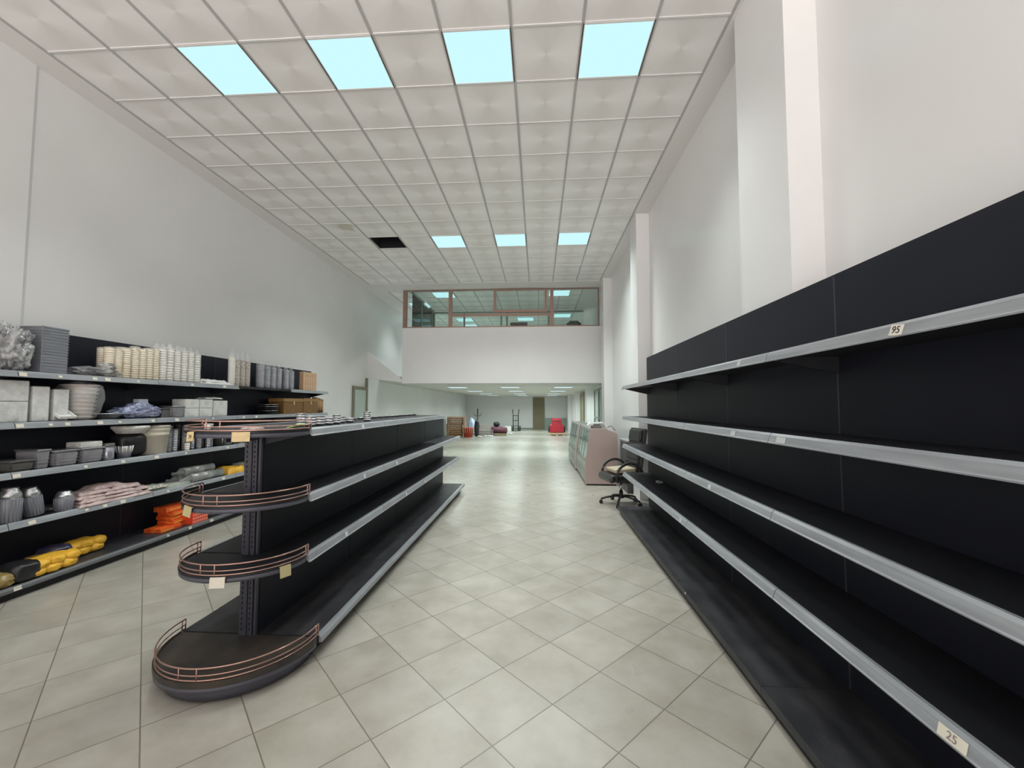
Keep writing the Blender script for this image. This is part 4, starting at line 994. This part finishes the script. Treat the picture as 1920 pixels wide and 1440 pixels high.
# things on the counter
r = item('white_scale', (1.14, 8.30, 1.071), 'white plastic weighing device on top of the nearer display counter', 'device')
b = MB(); b.lathe([(.10, 0), (.11, .02), (.10, .04)], 22); b.box(-.05, .05, -.05, .05, .04, .07); b.build('scale_body', mat('mauve_grey', (.34, .28, .30), .4), r)
b = MB(); b.prism([(-.17, .055), (-.13, .10), (.13, .11), (.18, .05), (.165, .05), (.12, .09), (-.12, .085), (-.155, .055)], -.13, .13, 'Y'); b.build('pan', M_white, r)
r = item('white_telephone', (1.40, 8.24, 1.045), 'white corded device on the sloping back of the nearer display counter', 'device'); r.rotation_euler = (0, R(18), 0)
b = MB(); b.prism([(-.09, 0), (-.085, .05), (.0, .055), (.09, .02), (.09, 0)], -.10, .10, 'Y'); b.build('device_body', M_white, r)
b = MB(); b.tube([(-.08, -.11, .02), (-.02, -.13, .07), (.03, -.115, .04), (.08, -.12, .01)], .006); b.build('cord', M_black2, r)
# grey cabinet between pillar and counter
r = item('low_cabinet', (1.53, 7.32, 0), 'dark grey low cabinet with a pale top edge behind the office chair', 'cabinet')
b = MB(); b.box(0, .285, 0, .60, .0, .87); b.build('cabinet_body', mat('dark_grey_cabinet', (.07, .07, .075), .4), r)
b = MB(); b.box(-.012, .285, -.01, .61, .871, .90, .004); b.build('cabinet_top', M_rail, r)

# ================================================================== FAR END
r = item('red_cart', (.95, 21.5, 0), 'red padded machine standing on a low pallet at the far end', 'machine')
b = MB(); b.box(-.42, .42, -.3, .3, .06, .13, .01)
for x in (-.34, 0, .34): b.box(x-.05, x+.05, -.28, .28, 0, .06)
b.build('pallet', M_tan, r)
b = MB(); b.xbox(Matrix.Translation((0, 0, .50)), .50, .5, .72, .06, 3); b.xbox(Matrix.Translation((0, 0, .34)), .72, .46, .40, .08, 3); b.build('red_body', M_redp, r)
b = MB(); b.xbox(Matrix.Translation((0, -.255, .72)), .36, .02, .05, .004); b.xbox(Matrix.Translation((0, 0, .865)), .42, .4, .02, .004); b.build('dark_trim', M_mar, r)
for s_ in (-1, 1):
    b = MB(); b.cyl((s_*.37, 0, .30), (s_*.43, 0, .30), .17, None, 22); b.build('wheel', M_black2, r)
r = item('hand_truck', (-1.33, 24.9, 0), 'black upright hand truck near the far wall', 'hand truck')
b = MB()
for x in (-.16, .14): b.tube([(x, .02, .02), (x, 0, .9), (x*1.15, .02, 1.15), (x*1.3, .12, 1.28)], .028)
for z in (.30, .62, .92): b.cyl((-.16, 0, z), (.14, 0, z), .02)
b.cyl((-.01, 0, .3), (-.01, 0, .92), .012)
b.build('frame', M_black2, r)
b = MB(); b.box(-.22, .20, -.25, .03, 0.01, .03); b.build('toe_plate', M_black2, r)
for x in (-.26, .24):
    b = MB(); b.cyl((x-.04, .05, .16), (x+.04, .05, .16), .155, None, 20); b.build('wheel', M_black2, r)
def crate(x, y, z, label, w=.8, d=.6, h=.3):
    r = item('wooden_crate', (x, y, z), label, 'crate', 'wooden crates in the far pile')
    b = MB()
    for zz in (0, h/3, 2*h/3):
        b.box(-w/2, w/2, -d/2, -d/2+.02, zz+.012, zz+h/3-.03); b.box(-w/2, w/2, d/2-.02, d/2, zz+.012, zz+h/3-.03)
        b.box(-w/2, -w/2+.02, -d/2, d/2, zz+.012, zz+h/3-.03); b.box(w/2-.02, w/2, -d/2, d/2, zz+.012, zz+h/3-.03)
    b.build('slats', M_crate, r)
    b = MB()
    for sx in (-1, 1):
        for sy in (-1, 1): b.box(sx*w/2-sx*.06, sx*w/2-sx*.0, sy*(d/2-.06), sy*(d/2+.0), 0, h-.001)
    b.box(-w/2, w/2, -d/2, d/2, 0, .012); b.build('corner_posts', M_tan, r)
    return r
for i, (x, z, l) in enumerate(((-4.1, 0, 'lowest in the far pile'), (-4.12, .302, 'middle one in the far pile'), (-4.08, .604, 'topmost in the far pile'))):
    crate(x, 20.6, z, 'orange-brown slatted wooden crate, '+l)
single(MB().box(-.4, .4, -.3, .3, 0, .05), 'cardboard_sheet', M_tan, (-4.08, 20.6, .906), 'pale board lying on the topmost wooden crate', 'board')
single(MB().box(-.025, .025, -.04, .04, 0, 1.0), 'wooden_post', M_tan, (-3.62, 20.35, 0), 'upright pale wooden post beside the crates', 'post')
r = item('red_basket', (-3.36, 19.9, 0), 'red slatted basket standing right of the wooden crates', 'basket')
b = MB()
b.lathe([(.20, 0), (.26, .42), (.27, .42), (.27, .45), (.25, .45), (.19, .01), (0, .01)], 26)
b.build('basket_body', M_redb, r)
b = MB()
for k in range(16): a = 2*PI*k/16; b.cyl((.24*math.cos(a), .24*math.sin(a), .20), (.272*math.cos(a), .272*math.sin(a), .43), .012, None, 6)
b.build('pale_ribs', M_tan, r)
single(MB().blob(0, 0, 0, .16, .15, .22, 6, .15, 2, 2.4), 'blue_sack', M_bluew, (-3.45, 20.9, .45), 'pale blue bag behind the red basket', 'bag')
bpy.data.objects['blue_sack'].location = (-3.40, 21.2, 0); bpy.data.objects['blue_sack'].scale = (1.1, 1, 2.0)
r = item('coat_stand', (-3.16, 21.6, 0), 'dark stand with curved hooks rising behind the pile', 'stand')
b = MB(); b.cyl((0, 0, 0), (0, 0, 1.35), .035)
b.build('pole', M_black2, r)
for k in range(4):
    a = PI/2*k+.0; b = MB(); c, s_ = math.cos(a), math.sin(a)
    b.tube([(0, 0, .98), (c*.12, s_*.12, .97), (c*.18, s_*.18, 1.05), (c*.19, s_*.19, 1.16)], .016); b.build('hook', M_black2, r)
b = MB(); b.lathe([(.2, 0), (.18, .03), (.04, .06)], 20); b.build('base', M_black2, r)
b = MB(); b.blob(0, 0, 0, .11, .13, .40, 2, .3, 2.4, 2.4); single(b, 'black_coat', M_black2, (-2.99, 20.25, 0), 'black crumpled heap between the red basket and the wire crates', 'heap')
def wire_crate(x, y, z, w, d, h, label):
    r = item('wire_crate', (x, y, z), label, 'crate', 'pale lattice crates in the far pile')
    b = MB(); n = 7
    for i in range(n+1):
        xx = -w/2+w*i/n
        for yy in (-d/2, d/2): b.box(xx-.012, xx+.012, yy-.008, yy+.008, 0, h)
    for k in range(4):
        z2 = h*k/3*.94
        for yy in (-d/2, d/2): b.box(-w/2, w/2, yy-.01, yy+.01, z2, z2+.025)
        for xx in (-w/2, w/2): b.box(xx-.01, xx+.01, -d/2, d/2, z2, z2+.025)
    b.box(-w/2, w/2, -d/2, d/2, 0, .01)
    b.build('lattice', mat('pale_lattice', (.42, .38, .36), .5), r); return r
wire_crate(-2.66, 20.9, 0, .80, .5, .27, 'pale lattice crate, lower one left of the maroon roll')
wire_crate(-2.72, 20.9, .275, .66, .45, .25, 'pale lattice crate, upper one left of the maroon roll')
b = MB(); b.blob(0, 0, 0, .17, .15, .13, 2, .1, 2, 2.2); single(b, 'black_helmet', M_black2, (-2.16, 21.4, .53), 'round black object on top of the pile', 'helmet')
bpy.data.objects['black_helmet'].location = (-2.15, 21.5, .42)
b = MB(); b.cyl((-.36, 0, .15), (.36, 0, .15), .15, None, 20).cyl((-.38, 0, .15), (.38, 0, .15), .05, None, 12); single(b, 'maroon_roll', M_mar, (-1.93, 21.0, 0.12), 'rolled maroon cloth lying at the right of the pile', 'roll')
b = MB(); b.box(-.4, .35, -.2, .2, 0, .118, .02); single(b, 'brown_board', M_brown, (-1.95, 21.0, 0), 'brown flat box under the maroon roll', 'box')
b = MB(); b.box(-.3, .3, -.2, .25, 0, .42, .02); single(b, 'cardboard_box', M_mar, (-2.15, 21.5, 0), 'dark box carrying the round black object', 'box')
for i, (x, y, s_) in enumerate(((-2.80, 19.8, .12), (-2.52, 20.0, .10), (-2.30, 20.1, .14), (-1.45, 22.0, .12))):
    b = MB(); b.blob(0, 0, 0, s_, s_*.8, .035, i, .4, 3, 2.2, 3); single(b, 'paper_scrap', M_trash, (x, y, 0), 'crumpled white paper on the far floor, %s from the left' % ordn[i], 'scrap', 'papers on the far floor')
b = MB(); b.box(-.45, .45, -.2, .2, 0, .2, .02); single(b, 'pale_box', M_dado, (-2.0, 25.3, 0), 'low greenish box beside the hand truck', 'box')
b = MB(); b.box(-.2, .2, -.15, .15, 0, .28, .02); single(b, 'white_carton', M_white, (-1.78, 24.6, 0), 'white carton leaning near the hand truck', 'box')

# ================================================================== ON THE MEZZANINE
MZ = 2.361
r = item('office_desk', (-.55, 11.85, MZ), 'office desk behind the glazing, hidden but for the monitor on it', 'desk')
b = MB(); b.box(-.7, 1.35, -.35, .35, .72, .75); b.build('desk_top', M_brown, r)
for x in (-.66, 1.28):
    b = MB(); b.box(x, x+.04, -.3, .3, 0, .72); b.build('leg', M_brown, r)
r = item('monitor', (-.55, 11.85, MZ+.751), 'dark monitor showing above the parapet in the office', 'monitor')
b = MB(); b.xbox(Matrix.Translation((0, 0, .62)), .50, .05, .34, .01); b.build('screen', M_black2, r)
b = MB(); b.box(-.03, .03, -.02, .02, .0, .46); b.box(-.12, .12, -.1, .1, 0, .015); b.build('stand', M_black2, r)
r = item('office_chair', (1.08, 12.5, MZ), 'dark high-backed office chair behind the right office pane', 'chair')
b = MB(); b.xbox(Matrix.Translation((0, 0, 1.10)), .44, .12, 1.10, .06, 3); b.xbox(Matrix.Translation((0, 0, 1.62)), .30, .13, .16, .05, 3); b.build('backrest', M_leather, r)
b = MB(); b.xbox(Matrix.Translation((0, -.25, .5)), .5, .5, .12, .05, 3); b.build('seat', M_leather, r)
b = MB(); b.cyl((0, -.2, .08), (0, -.2, .45), .03)
for k in range(5): a = 2*PI*k/5; b.tube([(0, -.2, .1), (.3*math.cos(a), -.2+.3*math.sin(a), .04)], .02)
b.build('base', M_black2, r)
for s_ in (-1, 1):
    b = MB(); b.tube([(s_*.28, .0, .9), (s_*.30, -.1, 1.34), (s_*.28, .02, 1.36)], .03); b.build('armrest', M_leather, r)
b = MB(); b.blob(0, 0, 0, .10, .1, .10, 3, .2, 2, 2.2); single(b, 'brown_bag', M_kraft, (.62, 11.85, MZ+.751), 'brown bag behind the right office pane beside the post', 'bag')
bpy.data.objects['brown_bag'].scale = (1, 1, 3.4)

# panel lights added under the mezzanine to brighten the far floor
for i, (x, y) in enumerate([(x, y) for y in (13.0, 16.6, 20.2, 23.6) for x in (-2.9, -1.2, .5)]):
    r = empty('ceiling_light', (x, y, 2.088), 0, 'low added panel light under the mezzanine, %s light of the %s row' % (('left', 'middle', 'right')[i % 3], ('nearest', 'second', 'third', 'farthest')[i//3]), 'ceiling light', 'added lights under the mezzanine')
    b = MB(); b.box(0, .6, 0, .6, .004, .02, ); b.build('frame', M_white, r)  # frame of the added panel light
    b = MB(); b.box(.02, .58, .02, .58, 0, .003); b.build('diffuser', emis('added_low_led', (.70, .94, 1.0), .9), r); fill_lamp(r, .6, 30); _l = [c for c in r.children if c.type == 'LIGHT'][0].data; _l.spread = R(160); _l.color = (.86, 1, .97)
